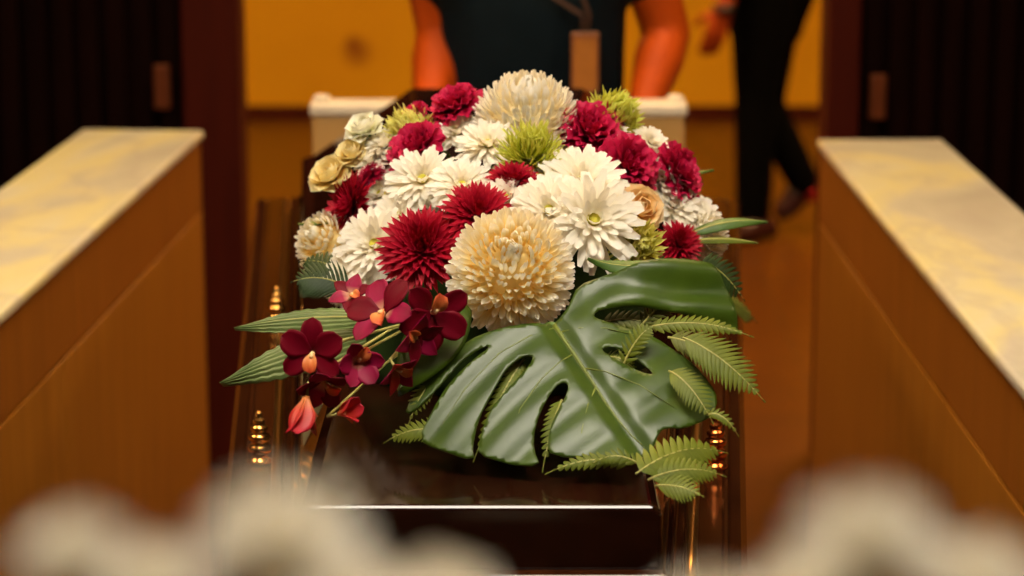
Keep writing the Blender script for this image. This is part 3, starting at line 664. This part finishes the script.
def blade(name, p0, p1, width, label, mat, sag=.01, ridges=5, amp=.03, up=None, serr=0.0, group=None, cat='leaf', n=22, shape=.9):
    nc = 12 if ridges < 3 else 60
    up = Vector(up) if up is not None else Vector((0, -.6, .8)); pts = curve_pts(p0, p1, sag, n); rows = []; uvs = []
    e = tag(empty(name, pts[0]), label, cat, group)
    for i, p in enumerate(pts):
        t = i / n; d = (pts[min(i + 1, n)] - pts[max(i - 1, 0)]).normalized(); nrm = (up - d * up.dot(d)).normalized(); sd = d.cross(nrm)
        hwid = width * .5 * (max(0.02, math.sin(PI * (t * .86 + .14)) ** shape)) * (1 + (serr * (1 if i % 2 else -1) if t > .3 else 0)); row = []
        for j in range(nc + 1):
            u = -1 + 2 * j / nc; row.append(p + sd * hwid * u + nrm * (width * (amp * math.cos(u * PI * ridges) - .12 * u * u))); uvs.append((j / nc, t))
        rows.append(row)
    mb = MB(); mb.grid(rows, uvs); part_at(mb, 'blade', M[mat], e, solid=.0008)
    part_at(MB().tube([p + Vector((0, 0, .0005)) for p in pts], [.0014 * (1 - .8 * i / n) for i in range(n + 1)], 6), 'midrib', M['stem_pale'], e)
    return e
def L(px, py, off=.012): return leafpt(px, py, leaf_disp(px, py) + off)
def Z(px, py, z): return PZ(px, py, z)
px2m = 2.42 / F
fern(L(632, 462, -.004), L(548, 470, -.002), 17 * px2m, 'fern frond along the lower edge of the split leaf', n=12)
fern(Z(636, 474, 1.128), Z(726, 453, 1.124), 42 * px2m, 'bright fern frond at the lower right corner, uppermost of three there', n=14, sag=.012)
fern(Z(648, 480, 1.122), Z(724, 476, 1.118), 32 * px2m, 'bright fern frond at the lower right corner, middle of three', n=13, sag=.008)
fern(Z(655, 486, 1.117), Z(702, 496, 1.112), 28 * px2m, 'bright fern frond at the lower right corner, lowest of three', n=10, sag=.004)
fern(L(640, 468, .006), L(592, 466, .004), 15 * px2m, 'short fern frond at the bottom under the leaf tip', n=9)
fern(L(668, 378, .014), L(712, 425, .010), 30 * px2m, 'yellow-green fern lying on the right edge of the split leaf', n=14, droop=.1)
fern(L(706, 418, .010), L(738, 434, .004), 12 * px2m, 'thin fern tip pointing right above the reddish lid screw', n=9)
fern(L(682, 346, .022), L(764, 398, .012), 44 * px2m, 'long fern frond at right with comb-like leaflets, tip pointing down', n=18, droop=.15)
fern(L(622, 366, -.004), L(652, 338, .022), 22 * px2m, 'short fern tip poking up through the hole in the split leaf', n=10, droop=.05)
fern(L(640, 318, -.012), L(686, 296, .0), 26 * px2m, 'olive fern frond in the gap under the folded leaf lobe', 'fern_olive', n=12)
fern(L(650, 322, -.004), L(752, 330, .012), 20 * px2m, 'light green fern frond pointing right below the folded leaf lobe', n=16)
fern(L(668, 336, .004), L(738, 372, .004), 30 * px2m, 'olive fern frond behind the comb-like one at right', 'fern_olive', n=14)
fern(L(600, 312, -.02), L(672, 320, -.014), 24 * px2m, 'dark olive fern frond deep in the leaf gap', 'fern_olive', n=12)
fern(L(604, 352, -.012), L(640, 368, -.012), 16 * px2m, 'olive fern frond seen through the hole in the leaf', 'fern', n=10)
fern(L(524, 352, -.012), L(474, 446, -.012), 18 * px2m, 'fern frond showing through the left slit of the leaf', n=16)
fern(L(562, 394, -.012), L(543, 462, -.010), 18 * px2m, 'fern frond showing through the middle slit of the leaf', n=12)
fern(L(436, 372, -.006), L(408, 412, -.004), 20 * px2m, 'fern frond beside the left lobe of the leaf', n=10)
fern(L(450, 424, -.006), L(384, 426, -.004), 24 * px2m, 'fern frond at the left of the leaf, under the orchids', 'fern', n=12)
fern(Z(720, 300, 1.10), Z(756, 322, 1.06), 40 * px2m, 'olive fern frond at the right behind the leaf fold', 'fern_olive', n=10)
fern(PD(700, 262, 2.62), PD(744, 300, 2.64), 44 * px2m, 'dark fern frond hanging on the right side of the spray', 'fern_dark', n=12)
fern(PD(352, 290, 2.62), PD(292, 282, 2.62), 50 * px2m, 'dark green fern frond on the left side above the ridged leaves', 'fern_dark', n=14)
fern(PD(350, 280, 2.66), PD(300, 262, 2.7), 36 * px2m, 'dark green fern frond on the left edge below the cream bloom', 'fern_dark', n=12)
blade('ridged_leaf', PD(372, 318, 2.50), PD(234, 328, 2.56), 33 * px2m, 'ridged green leaf reaching left with a pale tip, upper of two', 'strap', .004, 6, .018, serr=.05, group='ridged leaves')
blade('ridged_leaf', PD(366, 336, 2.46), PD(220, 383, 2.50), 50 * px2m, 'ridged green leaf reaching left toward the brass lid screw, lower of two', 'strap', .006, 7, .016, serr=.06, group='ridged leaves')
GL = 'plain green leaves in the casket spray'
blade('green_leaf', PD(690, 234, 2.72), PD(768, 222, 2.74), 17 * px2m, 'broad green leaf pointing right past the small crimson bloom', 'leaf_mid', .006, 1, .02, group=GL)
blade('green_leaf', PD(690, 242, 2.70), PD(758, 243, 2.72), 10 * px2m, 'narrow pale leaf just below the broad right-hand leaf', 'fern', .003, 1, .02, group=GL)
blade('green_leaf', PD(640, 188, 2.80), PD(714, 170, 2.86), 11 * px2m, 'small green leaf behind the right-edge magenta carnation', 'leaf_mid', .003, 1, .02, group=GL)
blade('green_leaf', PD(660, 262, 2.50), PD(588, 258, 2.49), 20 * px2m, 'toothed light green leaf between the white bloom and the leaf fold', 'leaf_mid', -.006, 1, .02, serr=.08, group=GL)
blade('green_leaf', PD(460, 300, 2.47), PD(398, 392, 2.40), 60 * px2m, 'dark glossy leaf in shade beside the orchids', 'monstera', .004, 1, .02, group=GL)
blade('green_leaf', PD(330, 222, 2.75), PD(298, 224, 2.76), 7 * px2m, 'narrow green leaf behind the cream bloom at the left edge', 'leaf_mid', .0, 1, .02, group=GL)

# ------------------------------------------------------------------ orchids
GO = 'crimson orchids in the casket spray'
def orchid(px, py, zc, rp, axis, spin, label, mats=('orchid_dark', 'orchid_dark'), only=None, open_=1.0, lipm='orchid_lip', stem_to=None, prof=w_orchid, wid=.72):
    p = PD(px, py, zc); Rr = 1.12 * rp * zc / F; e = tag(empty('orchid', p, Vector(axis).normalized().to_track_quat('Z', 'Y') @ Quaternion((0, 0, 1), R(spin))), label, 'orchid', GO)
    for i, (nm, a, wl, ln, mi) in enumerate((('sepal', 90, .66, 1.0, 0), ('sepal', 215, .62, .95, 0), ('sepal', 325, .62, .95, 0), ('petal', 152, wid, .98, 1), ('petal', 28, wid, .98, 1))):
        if only is not None and i not in only: continue
        mb = MB(); petal(mb, R(a), .05 * Rr, .02 * Rr * (i > 2), ln * Rr, wl * Rr, R(62) * open_, R(98) * open_ + R(rnd.uniform(-8, 8)), .18, prof, 8, 6, ruffle=.01)
        mb.build(nm, M[mats[mi]], e, solid=.0007)
    mb = MB()
    petal(mb, R(270), .02 * Rr, .06 * Rr, .62 * Rr, .40 * Rr, R(25), R(105), .7, w_round, 7, 4, ruffle=.04); lip = mb.build('lip', M[lipm], e, solid=.0007)
    MB().tube([(0, 0, 0), (0, -.03 * Rr, .14 * Rr), (0, -.10 * Rr, .26 * Rr)], [.07 * Rr, .075 * Rr, .05 * Rr], 8).build('column', M['tip_cream'], lip)
    if stem_to is not None:
        main = px < 320 and py < 370
        q = e.rotation_quaternion.inverted() @ (Vector(stem_to) - p)
        q2 = e.rotation_quaternion.inverted() @ (Vector((-.05, 2.56, 1.20)) - p); MB().tube([(0, 0, 0), q * .35 + Vector((0, 0, -.006)), q, q * .4 + q2 * .6, q2] if main else [(0, 0, 0), (0, 0, -.012), q2 * .5 + Vector((0, 0, -.02)), q2], .0014, 7).build('pedicel', M['stem_pale'], e)
    return e
spine = [PD(452, 330, 2.47), PD(410, 322, 2.43), PD(372, 332, 2.40), PD(344, 340, 2.385), PD(330, 352, 2.38)]
orchid(313, 353, 2.37, 32, (-.15, -.95, .15), 0, 'dark crimson orchid farthest left, facing out above the brass lid screw', stem_to=spine[3], wid=.78)
orchid(384, 314, 2.40, 36, (-.45, -.62, .65), 35, 'magenta and crimson orchid in the middle of the orchid cluster', ('orchid_pink', 'orchid_dark'), stem_to=spine[2])
orchid(432, 312, 2.41, 36, (.35, -.75, .0), 170, 'dark crimson orchid beside the golden-cream front bloom', ('orchid_dark', 'orchid_dark'), stem_to=spine[1])
orchid(357, 360, 2.375, 28, (.3, -.9, .0), 150, 'pink half-open orchid below the middle of the cluster', ('orchid_pink', 'orchid_pink'), open_=.62, stem_to=spine[3])
orchid(396, 368, 2.39, 25, (.4, -.6, -.4), 100, 'small pink and orange orchid pointing down toward the split leaf', ('orchid_pink', 'orchid_red'), open_=.75, stem_to=spine[2], prof=w_point, wid=.5)
orchid(414, 336, 2.40, 28, (.5, -.7, -.2), 230, 'magenta orchid with a pointed sepal under the dark one', ('orchid_pink', 'orchid_dark'), open_=.85, stem_to=spine[1], prof=w_point, wid=.55)
orchid(324, 381, 2.36, 28, (.1, -.75, -.55), 80, 'dark orchid seen from below under the leftmost one', ('orchid_dark', 'orchid_pink'), open_=.8, stem_to=spine[4])
orchid(307, 396, 2.35, 38, (-.1, -.35, -.95), 0, 'red orchid bud hanging lowest at the left', ('orchid_red', 'orchid_red'), open_=.26, stem_to=spine[4], only=(0, 1, 2, 3))
orchid(338, 414, 2.355, 25, (.75, -.4, .3), 30, 'orange-red orchid bud just above the casket lid', ('orchid_red', 'orchid_red'), open_=.32, stem_to=PD(322, 392, 2.37), only=(0, 1, 2, 4))
orchid(352, 296, 2.45, 22, (-.2, -.6, .7), 60, 'small crimson orchid at the top left of the cluster', ('orchid_dark', 'orchid_pink'), stem_to=spine[2], prof=w_point)

# ------------------------------------------------------------------ foreground arrangement, close to the camera
vase_p = Vector((.0, .56, 0))
ped = tag(empty('pedestal', vase_p), 'white pedestal just in front of the viewer, below the blurred white blooms', 'pedestal')
MB().lathe([(.16, 0), (.16, .03), (.12, .05), (.10, .08), (.09, .80), (.12, .85), (.15, .87), (.15, .90)], (0, 0, 0), 32).build('column', M['ceramic'], ped)
vs_ = tag(empty('vase', vase_p + Vector((0, 0, .90))), 'white vase on the pedestal holding the blurred foreground blooms', 'vase')
MB().lathe([(.05, 0), (.07, .01), (.09, .08), (.085, .15), (.055, .20), (.06, .225), (.055, .225), (.05, .20), (.08, .15), (.084, .08), (.06, .015)], (0, 0, 0), 28).build('body', M['ceramic'], vs_)
def fore(px, py, zc, rp, axis, label, spin=0):
    p = PD(px, py, zc); Rr = rp * zc / F
    e = tag(empty('white_bloom', p, quat_to(axis, spin)), label, 'flower', 'blurred white blooms in the foreground')
    mb = MB(); mum_daisy(mb, Rr, rings=((96, 88, 11, 1.0), (66, 54, 8, .95), (40, 32, 6, .9), (20, 12, 4, .8)), W=.42); mb.build('petals', M['daisy_white'], e)
    MB().lathe([(.001, -.02 * Rr), (.13 * Rr, .02 * Rr), (.16 * Rr, .10 * Rr), (.12 * Rr, .16 * Rr), (.03 * Rr, .15 * Rr)], (0, 0, .08 * Rr), 14).build('flower_centre', M['disc'], e)
    inv = e.rotation_quaternion.inverted(); tgt = vase_p + Vector((rnd.uniform(-.02, .02), rnd.uniform(-.02, .02), 1.08)); a = inv @ (tgt - p)
    MB().tube([(0, 0, 0), (0, 0, -.03), a * .5 + Vector((0, 0, -.02)), a], .0025, 7).build('stem', M['stem'], e)
for k, (px, py, zc, rp, ax, lb) in enumerate((
    (75, 566, .52, 60, (-.3, -.3, 1), 'blurred white bloom leftmost in the foreground'),
    (152, 590, .55, 55, (0, -.3, 1), 'small blurred white bloom second from the left in the foreground'),
    (280, 556, .53, 90, (0, -.4, 1), 'blurred white bloom standing tallest in the foreground, before the left lid screw'),
    (345, 606, .55, 58, (.2, -.3, 1), 'blurred white bloom low in the foreground, touching the tallest one'),
    (440, 622, .56, 72, (0, -.2, 1), 'blurred white bloom low in the foreground before the casket foot'),
    (705, 628, .56, 62, (.1, -.2, 1), 'blurred white bloom low in the foreground before the casket right corner'),
    (868, 556, .53, 78, (.2, -.4, 1), 'blurred white bloom in the foreground before the right low wall'),
    (808, 600, .55, 60, (-.2, -.3, 1), 'blurred white bloom low in the foreground, left of the one before the right wall'),
    (975, 596, .55, 70, (.3, -.2, 1), 'blurred white bloom rightmost in the foreground'))):
    fore(px, py, zc, rp, ax, lb, k)

# ------------------------------------------------------------------ people
def hand(mb, wrist, direction, palm_n, thumb_side, size=1.0, curl=.5):
    """palm and five fingers added to a body mesh; direction = towards fingertips, palm_n = out of the palm"""
    d = Vector(direction).normalized(); n = Vector(palm_n); n = (n - d * n.dot(d)).normalized(); s = d.cross(n) * thumb_side; wr = Vector(wrist)
    pc = wr + d * .045 * size
    for k in (-1.2, -.4, .4, 1.2): mb.capsule(wr + s * k * .012 * size, pc + s * k * .0195 * size + d * .04 * size, .017 * size, .0125 * size, 10)
    for k, ln in ((1.25, .070), (.42, .079), (-.42, .073), (-1.25, .058)):
        p = pc + s * k * .021 * size + d * .038 * size; dd = d.copy(); r = .0093 * size
        for j, fr in enumerate((.45, .31, .24)):
            dd = (dd + n * curl * (.45 + .35 * j)).normalized(); q = p + dd * ln * fr * size; mb.capsule(p, q, r, r * .9, 9); p = q; r *= .9
    p = wr + d * .022 * size + s * .022 * size; q = p + (s * .75 + d * .65 + n * .35).normalized() * .042 * size; mb.capsule(p, q, .0125 * size, .011 * size, 9)
    mb.capsule(q, q + (d * .85 + s * .25 + n * .45).normalized() * .032 * size, .0108 * size, .009 * size, 9)
def head(mb, c, face, up):
    f = Vector(face).normalized(); u = Vector(up).normalized(); s = f.cross(u)
    mb.capsule(c + u * .035 - f * .012, c + u * .03 + f * .012, .083, .080, 18)
    mb.capsule(c + f * .028 - u * .01, c + f * .030 - u * .075, .062, .042, 16)
    mb.capsule(c - u * .02 - f * .02, c - u * .06 - f * .015, .070, .055, 16)
    mb.capsule(c + f * .088 + u * .005, c + f * .106 - u * .030, .009, .014, 10)
    mb.capsule(c + f * .077 - u * .062 - s * .018, c + f * .077 - u * .062 + s * .018, .009, .009, 8)
    mb.capsule(c + f * .070 - u * .095, c + f * .072 - u * .097, .018, .018, 10)
    for k in (-1, 1):
        mb.capsule(c + s * k * .078 + u * .018 - f * .008, c + s * k * .079 - u * .022 - f * .004, .013, .009, 8)
        mb.capsule(c + f * .078 + u * .030 + s * k * .018, c + f * .070 + u * .034 + s * k * .048, .010, .008, 8)
def head_extras(root, c, face, up):
    f = Vector(face).normalized(); u = Vector(up).normalized(); s = f.cross(u); mb = MB()
    for k in (-1, 1): mb.capsule(c + f * .073 + u * .010 + s * k * .031, c + f * .0735 + u * .010 + s * k * .033, .0125, .0125, 10)
    ey = part_at(mb, 'eyes', M['eye'], root); mb = MB()
    for k in (-1, 1): mb.capsule(c + f * .0805 + u * .010 + s * k * .031, c + f * .0815 + u * .010 + s * k * .031, .0062, .0062, 10)
    part_at(mb, 'irises', M['hair'], root, ey)
    mb = MB(); mb.capsule(c + u * .055 - f * .025, c + u * .055 + f * .012, .090, .083, 18); mb.capsule(c - f * .035 + u * .02, c - f * .030 - u * .045, .080, .066, 16)
    part_at(mb, 'hair', M['hair'], root, remesh=.009)
def shoe(mb, heel, toe):
    h, t = Vector(heel), Vector(toe); d = (t - h).normalized(); up = Vector((0, 0, 1)); up = (up - d * up.dot(d)).normalized()
    mb.capsule(h + up * .042, h + d * .06 + up * .05, .040, .042, 14); mb.capsule(h + d * .05 + up * .04, t - d * .05 + up * .032, .042, .040, 14); mb.capsule(t - d * .07 + up * .030, t - d * .04 + up * .026, .042, .034, 14)

# staff member behind the trolley, facing the viewer
ay = ty + .27; pa = PY(531, 60, ay); ax_ = pa.x
person = tag(empty('person', (ax_, ay, 0)), 'person in dark navy shirt with a lanyard badge, standing behind the trolley', 'person')
hl = Vector((PY(431, 90, ty + .15).x, ty + .115, tz - .085)); hr = Vector((PY(642, 90, ty + .15).x, ty + .115, tz - .085))
def J(x, y, z): return Vector((ax_ + x, ay + y, z))
b = MB()
pel = J(0, .02, .93); che = J(0, -.03, 1.30); nk = J(0, -.05, 1.50); hd = J(0, -.08, 1.615)
b.capsule(pel + Vector((-.05, 0, 0)), pel + Vector((.05, 0, 0)), .100, .100); b.capsule(pel, J(0, 0, 1.12), .108, .108, sx=1.15, axis=(1, 0, 0)); b.capsule(J(0, 0, 1.1), che, .12, .115, sx=1.35, axis=(1, 0, 0))
b.capsule(che + Vector((-.09, 0, .06)), che + Vector((.09, 0, .06)), .105, .105); b.capsule(che + Vector((-.16, 0, .11)), che + Vector((.16, 0, .11)), .055, .055); b.capsule(che, nk, .07, .052); b.capsule(nk, hd, .054, .05)
head(b, hd, (0, -.9, -.3), (0, -.25, 1))
elb = {}; hl.x -= .0
for s, wr in ((-1, hl), (1, hr)):
    sh = che + Vector((s * .185, 0, .10)); wrist = wr + Vector((s * .004, .045, .05)); el = Vector((wr.x + (.048 if s > 0 else .014), ay - .01, 1.225)); elb[s] = (sh, el)
    b.capsule(sh, el, .052, .043); b.capsule(el, el + (wrist - el) * .35, .043, .045); b.capsule(el + (wrist - el) * .35, wrist, .045, .029)
    hand(b, wrist, Vector((0, -.75, -.55)), Vector((0, .45, -.9)), s, 1.0, .55)
    hp = pel + Vector((s * .085, 0, -.02)); kn = J(s * .09, -.02, .50); an = J(s * .10, .03, .09)
    b.capsule(hp, kn, .085, .058); b.capsule(kn, an, .058, .038); b.capsule(an, an + Vector((0, -.12, -.05)), .038, .03)
part_at(b, 'body', M['skin'], person, remesh=.007)
c = MB()
c.capsule(J(-.042, .02, .965), J(.042, .02, .965), .120, .120); c.capsule(J(0, .01, .98), J(0, 0, 1.14), .112, .118, sx=1.2, axis=(1, 0, 0)); c.capsule(J(0, 0, 1.1), che, .126, .128, sx=1.32, axis=(1, 0, 0))
c.capsule(che + Vector((-.09, 0, .06)), che + Vector((.09, 0, .06)), .118, .118); c.capsule(che + Vector((-.17, 0, .10)), che + Vector((.17, 0, .10)), .068, .068); c.capsule(che, che + Vector((0, 0, .15)), .085, .066)
for s in (-1, 1): sh, el = elb[s]; c.capsule(sh, sh + (el - sh) * .32, .070, .064)
part_at(c, 'shirt', M['shirt'], person, remesh=.010)
c = MB(); c.capsule(J(-.050, .02, .925), J(.050, .02, .925), .115, .115)
for s in (-1, 1):
    hp = pel + Vector((s * .085, 0, -.02)); kn = J(s * .09, -.02, .50); an = J(s * .10, .03, .10); c.capsule(hp, kn, .105, .078); c.capsule(kn, an, .078, .070)
part_at(c, 'trousers', M['trousers'], person, remesh=.010)
for s in (-1, 1):
    c = MB(); shoe(c, J(s * .10, .07, 0), J(s * .115, -.20, 0)); part_at(c, 'shoe', M['rubber'], person, remesh=.008)
head_extras(person, hd, (0, -.9, -.3), (0, -.25, 1))
bp = PY(585, 63, ay - .175); bw = .0235; bh = .053
part_at(MB().box((bp.x - bw, bp.y - .006, bp.z - bh), (bp.x + bw, bp.y, bp.z + bh)), 'badge', M['badge_frame'], person, smooth=False, bevel=.003)
bd = [o for o in bpy.data.objects if o.parent == person and o.name.startswith('badge')][0]
part_at(MB().box((bp.x - bw * .82, bp.y - .0075, bp.z - bh * .86), (bp.x + bw * .82, bp.y - .0055, bp.z + bh * .80)), 'card', M['badge'], person, bd, smooth=False)
for s in (-1, 1):
    pts = [bp + Vector((s * .004, -.004, bh + .004)), bp + Vector((s * .006, -.004, bh + .03)), Vector((ax_ + s * .045 + .03, ay - .178, 1.34)), Vector((ax_ + s * .07, ay - .135, 1.44)), Vector((ax_ + s * .05, ay - .0, 1.50))]
    part_at(MB().tube(pts, [(.006, .0015)] * len(pts), 8), 'lanyard', M['lanyard'], person)

# person walking in the corridor
by = 8.62
def K(px, py, dy=0): return PY(px, py, by + dy)
ft = PZ(758, 236, 0.0); by = ft.y
walker = tag(empty('person', (K(775, 100).x, by, 0)), 'person in black trousers walking left before the yellow wall, watch on wrist', 'person')
hipc = K(767, -48); hz = hipc.z
front = dict(h=hipc + Vector((-.01, -.08, 0)), k=K(756, 98, -.08), a=K(753, 212, -.07)); back = dict(h=hipc + Vector((.03, .08, 0)), k=K(763, 104, .08), a=K(804, 182, .09))
che = hipc + Vector((-.02, 0, .42)); nk = che + Vector((-.01, 0, .20)); hd = nk + Vector((-.03, 0, .125))
b = MB()
b.capsule(hipc + Vector((0, -.06, 0)), hipc + Vector((0, .06, 0)), .105, .105); b.capsule(hipc, hipc + Vector((-.01, 0, .2)), .11, .105, sx=1.25, axis=(0, 1, 0)); b.capsule(hipc + Vector((-.01, 0, .18)), che, .11, .11, sx=1.35, axis=(0, 1, 0))
b.capsule(che + Vector((0, -.09, .06)), che + Vector((0, .09, .06)), .10, .10); b.capsule(che + Vector((0, -.15, .11)), che + Vector((0, .15, .11)), .055, .055); b.capsule(che, nk, .07, .052); b.capsule(nk, hd, .054, .05)
head(b, hd, (-1, -.1, 0), (0, 0, 1))
for l in (front, back):
    b.capsule(l['h'], l['k'], .085, .058); b.capsule(l['k'], l['a'], .058, .038)
wr = K(724, 8, -.20); el = wr + Vector((.10, .02, .26)); sh = che + Vector((0, -.19, .10))
b.capsule(sh, el, .052, .043); b.capsule(el, el + (wr - el) * .35, .043, .044); b.capsule(el + (wr - el) * .35, wr, .044, .029)
hand(b, wr, (-.32, -.05, -1), (-.2, 1, 0), -1, 1.1, .34)
sh2 = che + Vector((0, .19, .10)); el2 = sh2 + Vector((.10, .04, -.27)); wr2 = el2 + Vector((.04, .0, -.25)); b.capsule(sh2, el2, .052, .043); b.capsule(el2, wr2, .044, .029); hand(b, wr2, (.05, 0, -1), (-.2, -1, 0), 1, .98, .40)
part_at(b, 'body', M['skin_b'], walker, remesh=.007)
c = MB(); c.capsule(hipc + Vector((.005, -.05, .0)), hipc + Vector((.005, .05, .0)), .150, .150); c.capsule(hipc + Vector((.035, .03, -.14)), hipc + Vector((.03, .03, -.24)), .140, .108); c.capsule(hipc + Vector((-.03, -.05, -.10)), hipc + Vector((-.035, -.05, -.22)), .125, .105)
c.capsule(hipc + Vector((.02, 0, -.05)), hipc + Vector((.02, 0, -.06)), .14, .14)
for l in (front, back): c.capsule(l['h'], l['k'], .138, .074); c.capsule(l['k'], l['a'], .074, .056 if l is back else .062)
part_at(c, 'trousers', M['trousers'], walker, remesh=.010)
c = MB(); c.capsule(hipc + Vector((0, 0, .02)), hipc + Vector((-.01, 0, .2)), .128, .122, sx=1.25, axis=(0, 1, 0)); c.capsule(hipc + Vector((-.01, 0, .18)), che, .124, .124, sx=1.38, axis=(0, 1, 0)); c.capsule(che + Vector((0, -.10, .06)), che + Vector((0, .10, .06)), .114, .114); c.capsule(che + Vector((0, -.16, .10)), che + Vector((0, .16, .10)), .068, .068)
for a_, e_, w_ in ((sh, el, wr), (sh2, el2, wr2)): c.capsule(a_, e_, .068, .058); c.capsule(e_, e_ + (w_ - e_) * .75, .058, .044)
part_at(c, 'shirt', M['trousers'], walker, remesh=.010)
c = MB(); fa = front['a']; shoe(c, Vector((fa.x + .05, fa.y, 0)), Vector((fa.x - .19, fa.y - .12, 0))); part_at(c, 'shoe', M['shoe'], walker, remesh=.008)
ba = back['a']; toe = K(778, 224, .10); heel = ba + Vector((.045, 0, -.055)); c = MB(); shoe(c, heel, toe); part_at(c, 'shoe', M['shoe'], walker, remesh=.008)
c = MB(); c.capsule(ba, ba + (heel - ba) * .5, .046, .044); part_at(c, 'sock', M['sock'], walker, remesh=.008)
part_at(MB().lathe([(.031, -.012), (.036, -.012), (.037, 0), (.036, .012), (.031, .012)], wr, 20), 'wristwatch', M['rubber'], walker)
head_extras(walker, hd, (-1, -.1, 0), (0, 0, 1))
